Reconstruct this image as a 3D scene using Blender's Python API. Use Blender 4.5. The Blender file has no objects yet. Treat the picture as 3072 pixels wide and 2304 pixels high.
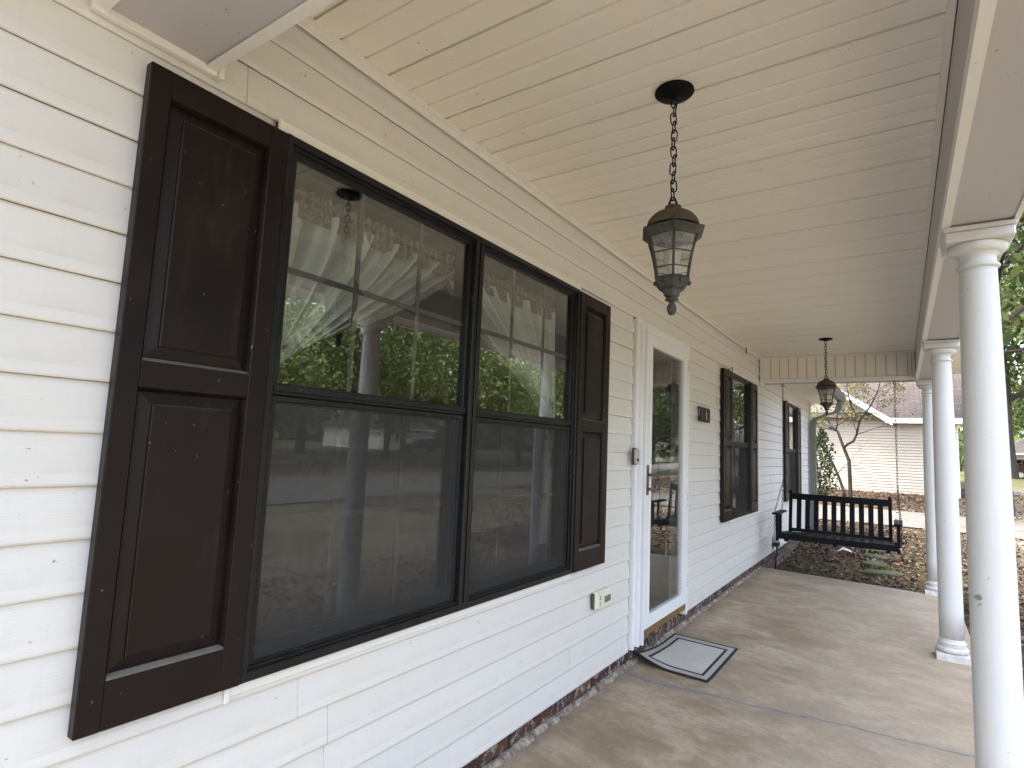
import bpy, math, random
import numpy as np
from mathutils import Vector, Matrix

random.seed(7)
RNG = np.random.default_rng(11)
SC = bpy.context.scene
COL = SC.collection
PI = math.pi
rad = math.radians

# ------------------------------------------------------------------ camera
cam_d = bpy.data.cameras.new("camera")
cam = bpy.data.objects.new("camera", cam_d)
COL.objects.link(cam)
cam_d.sensor_fit = 'HORIZONTAL'
cam_d.sensor_width = 36.0
cam_d.lens = 1719.44 / 3072 * 36.0
cam_d.clip_start = 0.02
cam_d.clip_end = 600
_y, _p, _r = rad(-34.24), rad(6.202), rad(2.44)
_f = Vector((math.sin(_y) * math.cos(_p), math.cos(_y) * math.cos(_p), math.sin(_p)))
_rt = Vector((math.cos(_y), -math.sin(_y), 0))
_up = _rt.cross(_f)
_rt2 = math.cos(_r) * _rt + math.sin(_r) * _up
_up2 = -math.sin(_r) * _rt + math.cos(_r) * _up
_m = Matrix((_rt2, _up2, -_f)).transposed().to_4x4()
_m.translation = Vector((1.4664, 0.0, 1.3569))
cam.matrix_world = _m
SC.camera = cam

# ------------------------------------------------------------------ light
SUN_DIR = Vector((-0.26, -0.30, 0.92)).normalized()      # towards the sun: high behind the house
sun_el = math.asin(SUN_DIR.z)
sun_az = math.atan2(SUN_DIR.x, SUN_DIR.y)
world = bpy.data.worlds.new("World")
SC.world = world
world.use_nodes = True
wn = world.node_tree
for n in list(wn.nodes):
    wn.nodes.remove(n)
sky = wn.nodes.new("ShaderNodeTexSky")
sky.sky_type = 'NISHITA'
sky.sun_disc = False
sky.sun_elevation = sun_el
sky.sun_rotation = sun_az
sky.altitude = 100
sky.air_density = 1.0
sky.dust_density = 5.0
sky.ozone_density = 1.0
bg = wn.nodes.new("ShaderNodeBackground")
bg.inputs["Strength"].default_value = 0.15
wo = wn.nodes.new("ShaderNodeOutputWorld")
hs = wn.nodes.new("ShaderNodeHueSaturation")      # thin high cloud greys the sky
hs.inputs["Saturation"].default_value = 0.68
wn.links.new(sky.outputs[0], hs.inputs["Color"])
wn.links.new(hs.outputs[0], bg.inputs[0])
wn.links.new(bg.outputs[0], wo.inputs[0])
sun_d = bpy.data.lights.new("sun", 'SUN')
sun_d.energy = 0.8
sun_d.angle = rad(10)
sun_d.color = (1.0, 0.94, 0.84)
sun = bpy.data.objects.new("sun", sun_d)
COL.objects.link(sun)
sun.rotation_euler = SUN_DIR.to_track_quat('Z', 'Y').to_euler()
sun.location = (-30, -30, 40)
SC.view_settings.view_transform = 'Standard'
SC.view_settings.look = 'None'
SC.view_settings.gamma = 1.0
SC.view_settings.use_curve_mapping = False
SC.view_settings.exposure = 2.86
SC.cycles.max_bounces = 12
SC.cycles.diffuse_bounces = 5
SC.cycles.glossy_bounces = 5
SC.cycles.transmission_bounces = 6
SC.cycles.transparent_max_bounces = 24
SC.cycles.caustics_reflective = False
SC.cycles.caustics_refractive = False
SC.cycles.use_denoising = True

# ------------------------------------------------------------------ materials
class NT:
    def __init__(self, name):
        self.m = bpy.data.materials.new(name)
        self.m.use_nodes = True
        self.t = self.m.node_tree
        for n in list(self.t.nodes):
            self.t.nodes.remove(n)
        self.out = self.t.nodes.new("ShaderNodeOutputMaterial")
        self._tc = None

    def n(self, typ, **kw):
        nd = self.t.nodes.new(typ)
        for k, v in kw.items():
            setattr(nd, k, v)
        return nd

    def l(self, a, b):
        self.t.links.new(a, b)

    def setin(self, nd, key, v):
        if hasattr(v, "is_output") or isinstance(v, bpy.types.NodeSocket):
            self.l(v, nd.inputs[key])
        else:
            nd.inputs[key].default_value = v

    def coord(self, scale=(1, 1, 1), which="Object", rot=(0, 0, 0)):
        if self._tc is None:
            self._tc = self.n("ShaderNodeTexCoord")
        mp = self.n("ShaderNodeMapping")
        mp.inputs["Scale"].default_value = scale
        mp.inputs["Rotation"].default_value = rot
        self.l(self._tc.outputs[which], mp.inputs[0])
        return mp.outputs[0]

    def noise(self, co, scale=5, detail=4, rough=0.55, dist=0.0):
        nd = self.n("ShaderNodeTexNoise")
        self.l(co, nd.inputs["Vector"])
        nd.inputs["Scale"].default_value = scale
        nd.inputs["Detail"].default_value = detail
        nd.inputs["Roughness"].default_value = rough
        nd.inputs["Distortion"].default_value = dist
        return nd.outputs[0]

    def ramp(self, fac, stops, interp='LINEAR'):
        nd = self.n("ShaderNodeValToRGB")
        self.l(fac, nd.inputs[0])
        cr = nd.color_ramp
        cr.interpolation = interp
        while len(cr.elements) < len(stops):
            cr.elements.new(0.5)
        for e, (p, c) in zip(cr.elements, stops):
            e.position = p
            if not isinstance(c, (tuple, list)):
                c = (c, c, c)
            e.color = (*c[:3], 1)
        return nd.outputs[0]

    def mix(self, fac, a, b, mode='MIX'):
        nd = self.n("ShaderNodeMix", data_type='RGBA', blend_type=mode)
        self.setin(nd, 0, fac)
        for i, v in ((6, a), (7, b)):
            if isinstance(v, bpy.types.NodeSocket):
                self.l(v, nd.inputs[i])
            else:
                nd.inputs[i].default_value = (*v[:3], 1)
        return nd.outputs[2]

    def math(self, op, a, b=0.0, clamp=False):
        nd = self.n("ShaderNodeMath", operation=op, use_clamp=clamp)
        self.setin(nd, 0, a)
        self.setin(nd, 1, b)
        return nd.outputs[0]

    def bump(self, h, strength=0.2, dist=0.01, normal=None):
        nd = self.n("ShaderNodeBump")
        nd.inputs["Strength"].default_value = strength
        nd.inputs["Distance"].default_value = dist
        self.l(h, nd.inputs["Height"])
        if normal is not None:
            self.l(normal, nd.inputs["Normal"])
        return nd.outputs[0]

    def bsdf(self, color, rough=0.5, metal=0.0, normal=None, spec=0.5):
        b = self.n("ShaderNodeBsdfPrincipled")
        if isinstance(color, bpy.types.NodeSocket):
            self.l(color, b.inputs["Base Color"])
        else:
            b.inputs["Base Color"].default_value = (*color[:3], 1)
        self.setin(b, "Roughness", rough)
        b.inputs["Metallic"].default_value = metal
        b.inputs["Specular IOR Level"].default_value = spec
        if normal is not None:
            self.l(normal, b.inputs["Normal"])
        return b.outputs[0]

    def done(self, sh):
        self.l(sh, self.out.inputs[0])
        return self.m


def M_vinyl(name, base, grain_axis='y', warm=(0.70, 0.62, 0.48), dirt=0.5, rough=0.42, lap=False):
    t = NT(name)
    sc = {'y': (60, 2.2, 90), 'x': (2.2, 60, 60), 'z': (60, 60, 3)}[grain_axis]
    grain = t.noise(t.coord(sc), 3.0, 5, 0.65)
    big = t.noise(t.coord((1, 1, 1)), 1.3, 5, 0.6)
    grim = t.noise(t.coord((3, 1.2, 5)), 4.0, 6, 0.7, 0.4)
    g = t.ramp(grim, [(0.45, 0.0), (0.8, 1.0)])
    g2 = t.math('MULTIPLY', g, t.ramp(big, [(0.35, 0.0), (0.7, 1.0)]))
    c = t.mix(t.math('MULTIPLY', g2, dirt), base, tuple(b * w / 0.62 * 0.92 for b, w in zip(base, warm)))
    oi = t.n("ShaderNodeObjectInfo")
    tone = t.ramp(oi.outputs["Random"], [(0, 0.96), (1, 1.0)])
    c = t.mix(1.0, c, tone, 'MULTIPLY')
    sp = t.noise(t.coord((1, 0.75, 1)), 70, 2, 0.5)
    spm = t.ramp(sp, [(0.725, 0.0), (0.75, 1.0)])
    big2 = t.noise(t.coord((1.7, 1.7, 1.7)), 2.3, 3, 0.6)
    spm = t.math('MULTIPLY', spm, t.ramp(big2, [(0.45, 0.0), (0.62, 0.75)]))
    c = t.mix(spm, c, (0.16, 0.12, 0.085))
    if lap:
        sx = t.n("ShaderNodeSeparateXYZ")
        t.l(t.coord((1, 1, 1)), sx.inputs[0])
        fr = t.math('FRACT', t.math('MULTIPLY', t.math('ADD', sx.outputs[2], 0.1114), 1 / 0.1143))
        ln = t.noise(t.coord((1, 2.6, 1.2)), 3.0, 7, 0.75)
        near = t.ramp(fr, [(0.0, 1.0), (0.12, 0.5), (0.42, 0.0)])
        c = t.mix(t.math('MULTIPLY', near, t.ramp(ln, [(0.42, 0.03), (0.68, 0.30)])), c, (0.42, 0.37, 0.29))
        st = t.noise(t.coord((1, 14, 0.9)), 3.2, 5, 0.7)
        c = t.mix(t.ramp(st, [(0.56, 0.0), (0.78, 0.16)]), c, (0.50, 0.475, 0.43))
    nrm = t.bump(grain, 0.22, 0.004)
    wav = t.noise(t.coord((1, 1.1, 1)), 2.2, 2, 0.5)
    nrm = t.bump(wav, 0.10, 0.03, nrm)
    return t.done(t.bsdf(c, rough, 0, nrm, 0.35))


def M_plain(name, base, rough=0.5, metal=0.0, var=0.15, nscale=8, bump=0.05, bscale=60, spec=0.5, stretch=(1, 1, 1)):
    t = NT(name)
    n1 = t.noise(t.coord(stretch), nscale, 5, 0.6)
    c = t.mix(t.ramp(n1, [(0.3, 0.0), (0.7, 1.0)]), tuple(b * (1 - var) for b in base), tuple(min(1, b * (1 + var)) for b in base))
    n2 = t.noise(t.coord(stretch), bscale, 4, 0.6)
    r = t.ramp(n1, [(0.3, max(0, rough - 0.07)), (0.7, min(1, rough + 0.07))])
    return t.done(t.bsdf(c, r, metal, t.bump(n2, bump, 0.004), spec))


def M_painted(name, base, chip, rough=0.35, amount=0.74, grain=(40, 40, 3), bump=0.12, lo=0.8, hi=1.3, spec=0.3, dust_highlight=0.0, splash=0.0):
    t = NT(name)
    n1 = t.noise(t.coord(grain), 6, 5, 0.65)
    big = t.noise(t.coord((1, 1, 1)), 5, 4, 0.6)
    c = t.mix(t.ramp(big, [(0.3, 0.0), (0.75, 1.0)]), tuple(b * lo for b in base), tuple(b * hi for b in base))
    sp = t.noise(t.coord((1, 1.4, 1)), 38, 3, 0.6)
    spm = t.ramp(sp, [(amount, 0.0), (amount + 0.02, 1.0)])
    c = t.mix(t.math('MULTIPLY', spm, 0.6), c, chip)
    if dust_highlight:          # highlight of the upward ledges, put into the colour
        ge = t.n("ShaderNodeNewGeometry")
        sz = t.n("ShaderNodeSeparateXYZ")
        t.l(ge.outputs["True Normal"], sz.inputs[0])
        up = t.ramp(sz.outputs[2], [(0.35, 0.0), (0.7, dust_highlight)])
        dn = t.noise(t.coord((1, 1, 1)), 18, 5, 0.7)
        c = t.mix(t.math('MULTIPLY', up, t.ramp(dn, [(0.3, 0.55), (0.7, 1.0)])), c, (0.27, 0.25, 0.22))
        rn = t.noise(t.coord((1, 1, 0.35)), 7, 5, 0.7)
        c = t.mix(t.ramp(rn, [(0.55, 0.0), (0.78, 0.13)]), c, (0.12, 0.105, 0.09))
    if splash:        # rain splash and grime near the foot, faint runs above
        sx = t.n("ShaderNodeSeparateXYZ")
        t.l(t.coord((1, 1, 1)), sx.inputs[0])
        dn = t.noise(t.coord((1, 1, 0.8)), 11, 6, 0.75)
        foot = t.math('MULTIPLY', t.ramp(sx.outputs[2], [(0.02, 1.0), (0.34, 0.0)]), t.ramp(dn, [(0.42, 0.0), (0.66, splash)]))
        c = t.mix(foot, c, (0.36, 0.32, 0.26))
        rn = t.noise(t.coord((1, 1, 0.06)), 26, 4, 0.6)
        c = t.mix(t.ramp(rn, [(0.56, 0.0), (0.75, 0.12)]), c, (0.42, 0.40, 0.36))
    r = t.ramp(big, [(0.3, rough - 0.06), (0.7, rough + 0.12)])
    return t.done(t.bsdf(c, r, 0, t.bump(n1, bump, 0.003), spec))


def M_glass(name, f0=0.045, tint=(0.93, 0.95, 0.94), wob=0.0, rough=0.0, dust_highlight=0.0, gl=1.0):
    t = NT(name)
    geo = t.n("ShaderNodeNewGeometry")
    dt = t.n("ShaderNodeVectorMath", operation='DOT_PRODUCT')
    t.l(geo.outputs["Normal"], dt.inputs[0])
    t.l(geo.outputs["Incoming"], dt.inputs[1])
    cs = t.math('ABSOLUTE', dt.outputs["Value"])
    sch = t.math('POWER', t.math('SUBTRACT', 1.0, cs, True), 5.0)
    fr = t.math('ADD', f0, t.math('MULTIPLY', sch, 1.0 - f0), True)
    tr = t.n("ShaderNodeBsdfTransparent")
    tr.inputs[0].default_value = (*tint, 1)
    g = t.n("ShaderNodeBsdfGlossy")
    g.inputs["Roughness"].default_value = rough
    g.inputs["Color"].default_value = (gl, gl, gl, 1)
    if wob:
        nn = t.noise(t.coord((1, 1, 1)), 3.0, 2, 0.5)
        b = t.bump(nn, wob, 0.01)
        t.l(b, g.inputs["Normal"])
    mx = t.n("ShaderNodeMixShader")
    t.l(fr, mx.inputs[0])
    t.l(tr.outputs[0], mx.inputs[1])
    t.l(g.outputs[0], mx.inputs[2])
    sh = mx.outputs[0]
    if dust_highlight:
        d = t.n("ShaderNodeBsdfDiffuse")
        d.inputs[0].default_value = (0.50, 0.50, 0.47, 1)
        dn = t.noise(t.coord((1, 1, 1)), 30, 5, 0.7)
        f = t.ramp(dn, [(0.35, dust_highlight * 0.3), (0.7, dust_highlight)])
        m2 = t.n("ShaderNodeMixShader")
        t.l(f, m2.inputs[0])
        t.l(sh, m2.inputs[1])
        t.l(d.outputs[0], m2.inputs[2])
        sh = m2.outputs[0]
    return t.done(sh)


def M_screen(name):
    t = NT(name)
    tr = t.n("ShaderNodeBsdfTransparent")
    tr.inputs[0].default_value = (1, 1, 1, 1)
    d = t.n("ShaderNodeBsdfDiffuse")
    d.inputs[0].default_value = (0.062, 0.0625, 0.062, 1)
    nn = t.noise(t.coord((1, 1, 1)), 9, 5, 0.7)
    f = t.ramp(nn, [(0.3, 0.53), (0.7, 0.60)])
    mx = t.n("ShaderNodeMixShader")
    t.l(f, mx.inputs[0])
    t.l(tr.outputs[0], mx.inputs[1])
    t.l(d.outputs[0], mx.inputs[2])
    return t.done(mx.outputs[0])


def M_cloth(name, base, trans=0.35, pattern=False, alpha=0.0):
    t = NT(name)
    c = base
    if pattern:
        nn = t.noise(t.coord((1, 1, 1)), 90, 3, 0.6)
        c = t.mix(t.ramp(nn, [(0.42, 0.0), (0.55, 1.0)]), base, tuple(b * 0.5 for b in base))
    d = t.n("ShaderNodeBsdfDiffuse")
    tl = t.n("ShaderNodeBsdfTranslucent")
    for nd in (d, tl):
        if isinstance(c, bpy.types.NodeSocket):
            t.l(c, nd.inputs[0])
        else:
            nd.inputs[0].default_value = (*c, 1)
    mx = t.n("ShaderNodeMixShader")
    mx.inputs[0].default_value = trans
    t.l(d.outputs[0], mx.inputs[1])
    t.l(tl.outputs[0], mx.inputs[2])
    sh = mx.outputs[0]
    if alpha:
        tr = t.n("ShaderNodeBsdfTransparent")
        m2 = t.n("ShaderNodeMixShader")
        m2.inputs[0].default_value = alpha
        t.l(sh, m2.inputs[1])
        t.l(tr.outputs[0], m2.inputs[2])
        sh = m2.outputs[0]
    return t.done(sh)


def M_leaf(name, stops, trans=0.3, rough=0.55):
    t = NT(name)
    geo = t.n("ShaderNodeNewGeometry")
    c = t.ramp(geo.outputs["Random Per Island"], stops)
    d = t.bsdf(c, rough, 0, None, 0.3)
    tl = t.n("ShaderNodeBsdfTranslucent")
    t.l(c, tl.inputs[0])
    mx = t.n("ShaderNodeMixShader")
    mx.inputs[0].default_value = trans
    t.l(d, mx.inputs[1])
    t.l(tl.outputs[0], mx.inputs[2])
    return t.done(mx.outputs[0])


def M_floor():
    t = NT("porch_concrete")
    a = t.noise(t.coord((1.0, 1.5, 1), rot=(0, 0, rad(-8))), 1.9, 12, 0.74, 0.5)
    b = t.noise(t.coord((1.0, 1.55, 1), rot=(0, 0, rad(12))), 6.5, 12, 0.80, 0.25)
    b2 = t.noise(t.coord((1.0, 2.0, 1), rot=(0, 0, rad(10))), 30.0, 9, 0.78, 0.1)
    cc = t.noise(t.coord((1, 1, 1)), 60, 6, 0.75)
    big = t.noise(t.coord((1, 1, 1)), 0.75, 3, 0.5)
    c = t.ramp(a, [(0.32, (0.205, 0.146, 0.092)), (0.44, (0.305, 0.232, 0.156)), (0.53, (0.40, 0.320, 0.228)), (0.66, (0.50, 0.42, 0.312))])
    c = t.mix(t.ramp(b, [(0.40, 0.6), (0.485, 0.0)]), c, (0.27, 0.19, 0.12))
    c = t.mix(t.ramp(b, [(0.56, 0.0), (0.65, 0.5)]), c, (0.54, 0.44, 0.315))
    c = t.mix(t.ramp(b2, [(0.53, 0.0), (0.60, 0.55)]), c, (0.25, 0.185, 0.125))
    # greyer towards the outer edge, where rain bleaches it
    sep = t.n("ShaderNodeSeparateXYZ")
    t.l(t.coord((1, 1, 1)), sep.inputs[0])
    gx = t.math('ADD', sep.outputs[0], t.math('MULTIPLY', t.math('SUBTRACT', big, 0.5), 1.6))
    c = t.mix(t.ramp(gx, [(0.6, 0.0), (1.6, 0.5)]), c, t.mix(t.ramp(b, [(0.35, 0.0), (0.6, 1.0)]), (0.36, 0.295, 0.22), (0.47, 0.40, 0.31)))
    c = t.mix(t.ramp(cc, [(0.5, 0.0), (0.72, 0.45)]), c, (0.22, 0.165, 0.11))
    # dark drip stain drawn along the sealed crack
    wob = t.noise(t.coord((1, 1, 1)), 2.4, 5, 0.6)
    fy = t.math('SUBTRACT', sep.outputs[1], t.math('MULTIPLY', sep.outputs[0], 0.14))
    fy = t.math('ADD', fy, t.math('MULTIPLY', t.math('SUBTRACT', wob, 0.5), 0.22))
    dd = t.math('ABSOLUTE', t.math('SUBTRACT', fy, 3.47))
    wide = t.ramp(dd, [(0.0, 1.0), (0.11, 0.0)])
    wide = t.math('MULTIPLY', wide, t.ramp(gx, [(0.3, 0.62), (1.2, 0.15)]))
    c = t.mix(wide, c, (0.235, 0.215, 0.205))
    thin = t.ramp(dd, [(0.006, 1.0), (0.016, 0.0)])
    c = t.mix(t.math('MULTIPLY', thin, t.ramp(b, [(0.38, 0.95), (0.62, 0.35)])), c, (0.17, 0.165, 0.165))
    spk = t.noise(t.coord((1, 1.5, 1)), 34, 2, 0.5)
    c = t.mix(t.ramp(spk, [(0.735, 0.0), (0.755, 0.75)]), c, (0.09, 0.065, 0.045))
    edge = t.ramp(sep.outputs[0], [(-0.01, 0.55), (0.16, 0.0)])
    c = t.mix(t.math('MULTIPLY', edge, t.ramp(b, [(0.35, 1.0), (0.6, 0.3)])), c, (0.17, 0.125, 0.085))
    h = t.math('ADD', t.math('MULTIPLY', cc, 0.5), t.math('MULTIPLY', thin, -1.5))
    r = t.ramp(a, [(0.3, 0.55), (0.7, 0.8)])
    return t.done(t.bsdf(c, r, 0, t.bump(h, 0.22, 0.006), 0.4))


def M_ground():
    t = NT("leafy_soil")
    a = t.noise(t.coord((1, 1, 1)), 0.5, 6, 0.65)
    b = t.noise(t.coord((1, 1, 1)), 14, 6, 0.75)
    v = t.noise(t.coord((1, 1, 1)), 3.5, 6, 0.7)
    soil = t.ramp(b, [(0.3, (0.028, 0.019, 0.013)), (0.55, (0.065, 0.045, 0.029)), (0.75, (0.13, 0.09, 0.055))])
    grass = t.ramp(b, [(0.3, (0.035, 0.045, 0.014)), (0.7, (0.12, 0.13, 0.045))])
    m = t.math('MULTIPLY', t.ramp(a, [(0.46, 0.0), (0.6, 1.0)]), t.ramp(v, [(0.4, 0.0), (0.6, 1.0)]))
    sp = t.n("ShaderNodeSeparateXYZ")
    t.l(t.coord((1, 1, 1)), sp.inputs[0])
    far = t.ramp(t.math('MULTIPLY', sp.outputs[1], 0.02), [(0.60, 0.0), (0.72, 0.85)])
    yard = t.ramp(t.math('MULTIPLY', sp.outputs[0], 0.1), [(0.23, 0.0), (0.34, 1.0)])
    dry = t.ramp(b, [(0.3, (0.135, 0.118, 0.086)), (0.55, (0.225, 0.198, 0.148)), (0.75, (0.31, 0.275, 0.212))])
    soil = t.mix(yard, soil, dry)
    m = t.math('MAXIMUM', t.math('MULTIPLY', m, 0.7), far)
    c = t.mix(m, soil, grass)
    return t.done(t.bsdf(c, 0.95, 0, t.bump(b, 0.6, 0.04), 0.1))


def M_ramp3(name, scale, stops, rough=0.9, bump=0.3, bd=0.01, stretch=(1, 1, 1), spec=0.3):
    t = NT(name)
    n1 = t.noise(t.coord(stretch), scale, 8, 0.7)
    c = t.ramp(n1, stops)
    n2 = t.noise(t.coord(stretch), scale * 6, 5, 0.7)
    c = t.mix(t.ramp(n2, [(0.35, 0.3), (0.65, 0.0)]), c, (0.02, 0.02, 0.02))
    return t.done(t.bsdf(c, rough, 0, t.bump(n2, bump, bd), spec))


def M_brick():
    t = NT("old_brick")
    oi = t.n("ShaderNodeObjectInfo")
    base = t.ramp(oi.outputs["Random"], [(0.0, (0.050, 0.028, 0.023)), (0.35, (0.085, 0.038, 0.029)), (0.6, (0.036, 0.029, 0.027)), (0.8, (0.13, 0.054, 0.037)), (1.0, (0.078, 0.054, 0.046))])
    n1 = t.noise(t.coord((1, 1, 1)), 22, 6, 0.75)
    c = t.mix(t.ramp(n1, [(0.5, 0.0), (0.60, 0.8)]), base, (0.34, 0.30, 0.265))
    n2 = t.noise(t.coord((1, 1, 1)), 60, 5, 0.7)
    c = t.mix(t.ramp(n2, [(0.55, 0.0), (0.7, 0.6)]), c, (0.035, 0.022, 0.02))
    return t.done(t.bsdf(c, 0.9, 0, t.bump(n2, 0.5, 0.006), 0.2))


def M_shingle(name, c0, c1):
    t = NT(name)
    br = t.n("ShaderNodeTexBrick")
    t.l(t.coord((1, 1, 1), "UV"), br.inputs["Vector"])
    br.inputs["Scale"].default_value = 1.0
    br.inputs["Brick Width"].default_value = 0.32
    br.inputs["Row Height"].default_value = 0.14
    br.inputs["Mortar Size"].default_value = 0.012
    br.inputs["Color1"].default_value = (*c0, 1)
    br.inputs["Color2"].default_value = (*c1, 1)
    br.inputs["Mortar"].default_value = tuple(x * 0.4 for x in c0) + (1,)
    n = t.noise(t.coord((1, 1, 1)), 6, 5, 0.7)
    c = t.mix(t.ramp(n, [(0.4, 0.0), (0.7, 0.6)]), br.outputs[0], tuple(x * 0.55 for x in c0))
    return t.done(t.bsdf(c, 0.95, 0, None, 0.2))


def M_mat_fabric(name, base):
    t = NT(name)
    n1 = t.noise(t.coord((1, 1, 1)), 9, 6, 0.7)
    n2 = t.noise(t.coord((1, 1, 1)), 400, 2, 0.5)
    sp = t.noise(t.coord((1, 2.4, 1)), 26, 4, 0.65)
    c = t.mix(t.ramp(n1, [(0.35, 0.0), (0.7, 1.0)]), tuple(b * 0.86 for b in base), base)
    c = t.mix(t.ramp(sp, [(0.66, 0.0), (0.74, 0.55)]), c, tuple(b * 0.4 for b in base))
    return t.done(t.bsdf(c, 0.95, 0, t.bump(n2, 0.5, 0.002), 0.1))


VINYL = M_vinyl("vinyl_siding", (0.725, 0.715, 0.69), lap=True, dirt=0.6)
VINYL_CEIL = M_vinyl("vinyl_ceiling", (0.86, 0.83, 0.762), 'x', dirt=0.55, rough=0.5)
VINYL_FRZ = M_vinyl("vinyl_frieze", (0.84, 0.805, 0.73), 'z', dirt=0.5)
TRIM = M_vinyl("vinyl_trim", (0.82, 0.81, 0.78), 'y', dirt=0.7)
COIL = M_vinyl("aluminium_coil", (0.52, 0.51, 0.515), 'y', dirt=0.35, rough=0.5)
DOORW = M_plain("white_door_paint", (0.80, 0.82, 0.84), 0.35, 0, 0.03, 4, 0.02, 80)
COLPAINT = M_painted("column_paint", (0.69, 0.70, 0.70), (0.36, 0.34, 0.30), 0.5, 0.735, (14, 14, 14), 0.30, 0.965, 1.01, splash=0.55)
SHUTTER = M_painted("shutter_brown", (0.0108, 0.0062, 0.0056), (0.30, 0.28, 0.25), 0.36, 0.725, (60, 60, 5), 0.22, spec=0.22, dust_highlight=0.75)
BLACKAL = M_painted("black_window_frame", (0.0095, 0.0098, 0.0105), (0.16, 0.16, 0.155), 0.38, 0.70, (20, 20, 20), 0.06)
GRILLE = M_plain("grille_dark", (0.075, 0.07, 0.062), 0.5)
GLASS = M_glass("window_glass", 0.125, (0.93, 0.95, 0.94), wob=0.0025)
DGLASS = M_glass("door_glass", 0.082, (0.88, 0.90, 0.89), wob=0.002)
LGLASS = M_glass("lantern_glass", 0.04, (0.80, 0.79, 0.74), wob=0.5, rough=0.08, dust_highlight=0.42)
CARGLASS = M_glass("car_glass", 0.05, (0.10, 0.11, 0.12))
SCREEN = M_screen("insect_mesh")
CURT = M_cloth("sheer_grey", (0.80, 0.81, 0.77), 0.20, alpha=0.08)
LACE = M_cloth("brown_lace", (0.46, 0.41, 0.36), 0.3, True, alpha=0.22)
INWALL = M_plain("room_paint", (0.30, 0.28, 0.25), 0.8)
INFLOOR = M_plain("room_floor", (0.12, 0.075, 0.045), 0.5)
WOODDOOR = M_plain("inner_door_wood", (0.016, 0.013, 0.011), 0.45, var=0.3, stretch=(20, 20, 1))
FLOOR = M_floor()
GROUND = M_ground()
BRICK = M_brick()
MORTAR = M_ramp3("mortar", 16, [(0.34, (0.09, 0.065, 0.05)), (0.48, (0.27, 0.225, 0.18)), (0.58, (0.46, 0.41, 0.34)), (0.7, (0.56, 0.52, 0.45))], 0.95, 0.6)
MATG = M_mat_fabric("mat_grey", (0.56, 0.54, 0.49))
MATB = M_mat_fabric("mat_band", (0.45, 0.43, 0.405))
MATK = M_plain("mat_black", (0.012, 0.012, 0.013), 0.8, bump=0.3, bscale=200)
SWING = M_painted("swing_paint", (0.0030, 0.0042, 0.0060), (0.04, 0.045, 0.05), 0.45, 0.76, (5, 50, 50), 0.15, spec=0.16)
CHAINM = M_plain("chain_steel", (0.028, 0.026, 0.023), 0.5, 0.3, 0.4, 30, spec=0.3)
LCHAIN = M_plain("dark_bronze_chain", (0.005, 0.004, 0.0035), 0.6, 0.0, 0.3, 30, spec=0.2)
CANOPY = M_plain("canopy_black", (0.003, 0.0028, 0.0026), 0.55, 0.0, 0.3, 20, spec=0.15)
LROOF = M_ramp3("lantern_dusty", 20, [(0.3, (0.055, 0.044, 0.028)), (0.6, (0.12, 0.098, 0.066)), (0.8, (0.18, 0.15, 0.11))], 0.7, 0.2)
LBODY = M_ramp3("lantern_patina", 25, [(0.3, (0.026, 0.026, 0.024)), (0.55, (0.075, 0.076, 0.070)), (0.8, (0.18, 0.18, 0.165))], 0.55, 0.25)
BULB = M_plain("bulb_frosted", (0.85, 0.83, 0.78), 0.3)
BRASS = M_plain("aged_brass", (0.27, 0.185, 0.055), 0.42, 0.55, 0.2, 12)
BRONZE = M_plain("dull_bronze", (0.15, 0.11, 0.065), 0.45, 0.6, 0.3, 20)
CHIP = M_plain("bare_grey_chip", (0.33, 0.32, 0.29), 0.7)
STEEL = M_plain("hinge_white", (0.68, 0.70, 0.71), 0.4)
PLASTG = M_plain("doorbell_grey", (0.42, 0.42, 0.42), 0.35, var=0.05)
PLASTK = M_plain("black_plastic", (0.012, 0.012, 0.013), 0.35)
CREAM = M_plain("cream_plastic", (0.74, 0.72, 0.58), 0.4, var=0.05)
LCD = M_plain("lcd_face", (0.17, 0.17, 0.13), 0.2)
IRON = M_plain("plaque_iron", (0.016, 0.014, 0.012), 0.55, 0.2)
NUMB = M_plain("plaque_numeral", (0.033, 0.030, 0.027), 0.5, 0.2)
DSP = M_plain("downspout_paint", (0.115, 0.115, 0.100), 0.5, var=0.12, stretch=(4, 4, 1))
BARK = M_ramp3("bark", 9, [(0.3, (0.045, 0.036, 0.028)), (0.6, (0.11, 0.092, 0.075)), (0.8, (0.17, 0.15, 0.125))], 0.95, 0.8, 0.03, (1, 1, 0.22))
BARKS = M_ramp3("smooth_bark", 12, [(0.3, (0.018, 0.015, 0.012)), (0.6, (0.042, 0.035, 0.029)), (0.8, (0.075, 0.064, 0.055))], 0.9, 0.3, 0.01, (1, 1, 0.4))
ASPH = M_ramp3("asphalt", 8, [(0.3, (0.13, 0.125, 0.12)), (0.7, (0.20, 0.195, 0.185))], 0.9, 0.3)
CONC = M_ramp3("driveway_concrete", 3, [(0.3, (0.12, 0.11, 0.10)), (0.55, (0.165, 0.155, 0.14)), (0.75, (0.21, 0.195, 0.175))], 0.9, 0.25)
STONE = M_ramp3("mossy_stone", 6, [(0.3, (0.025, 0.040, 0.008)), (0.5, (0.055, 0.060, 0.030)), (0.75, (0.10, 0.098, 0.085))], 0.95, 0.5)
SHIN1 = M_shingle("shingle_grey", (0.085, 0.08, 0.075), (0.12, 0.112, 0.105))
SHIN2 = M_shingle("shingle_brown", (0.085, 0.070, 0.066), (0.13, 0.108, 0.10))
DRIP = M_plain("black_drip_edge", (0.008, 0.008, 0.008), 0.6)
NVINYL = M_vinyl("neighbour_vinyl", (0.50, 0.445, 0.375), 'x', dirt=0.3)
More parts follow.
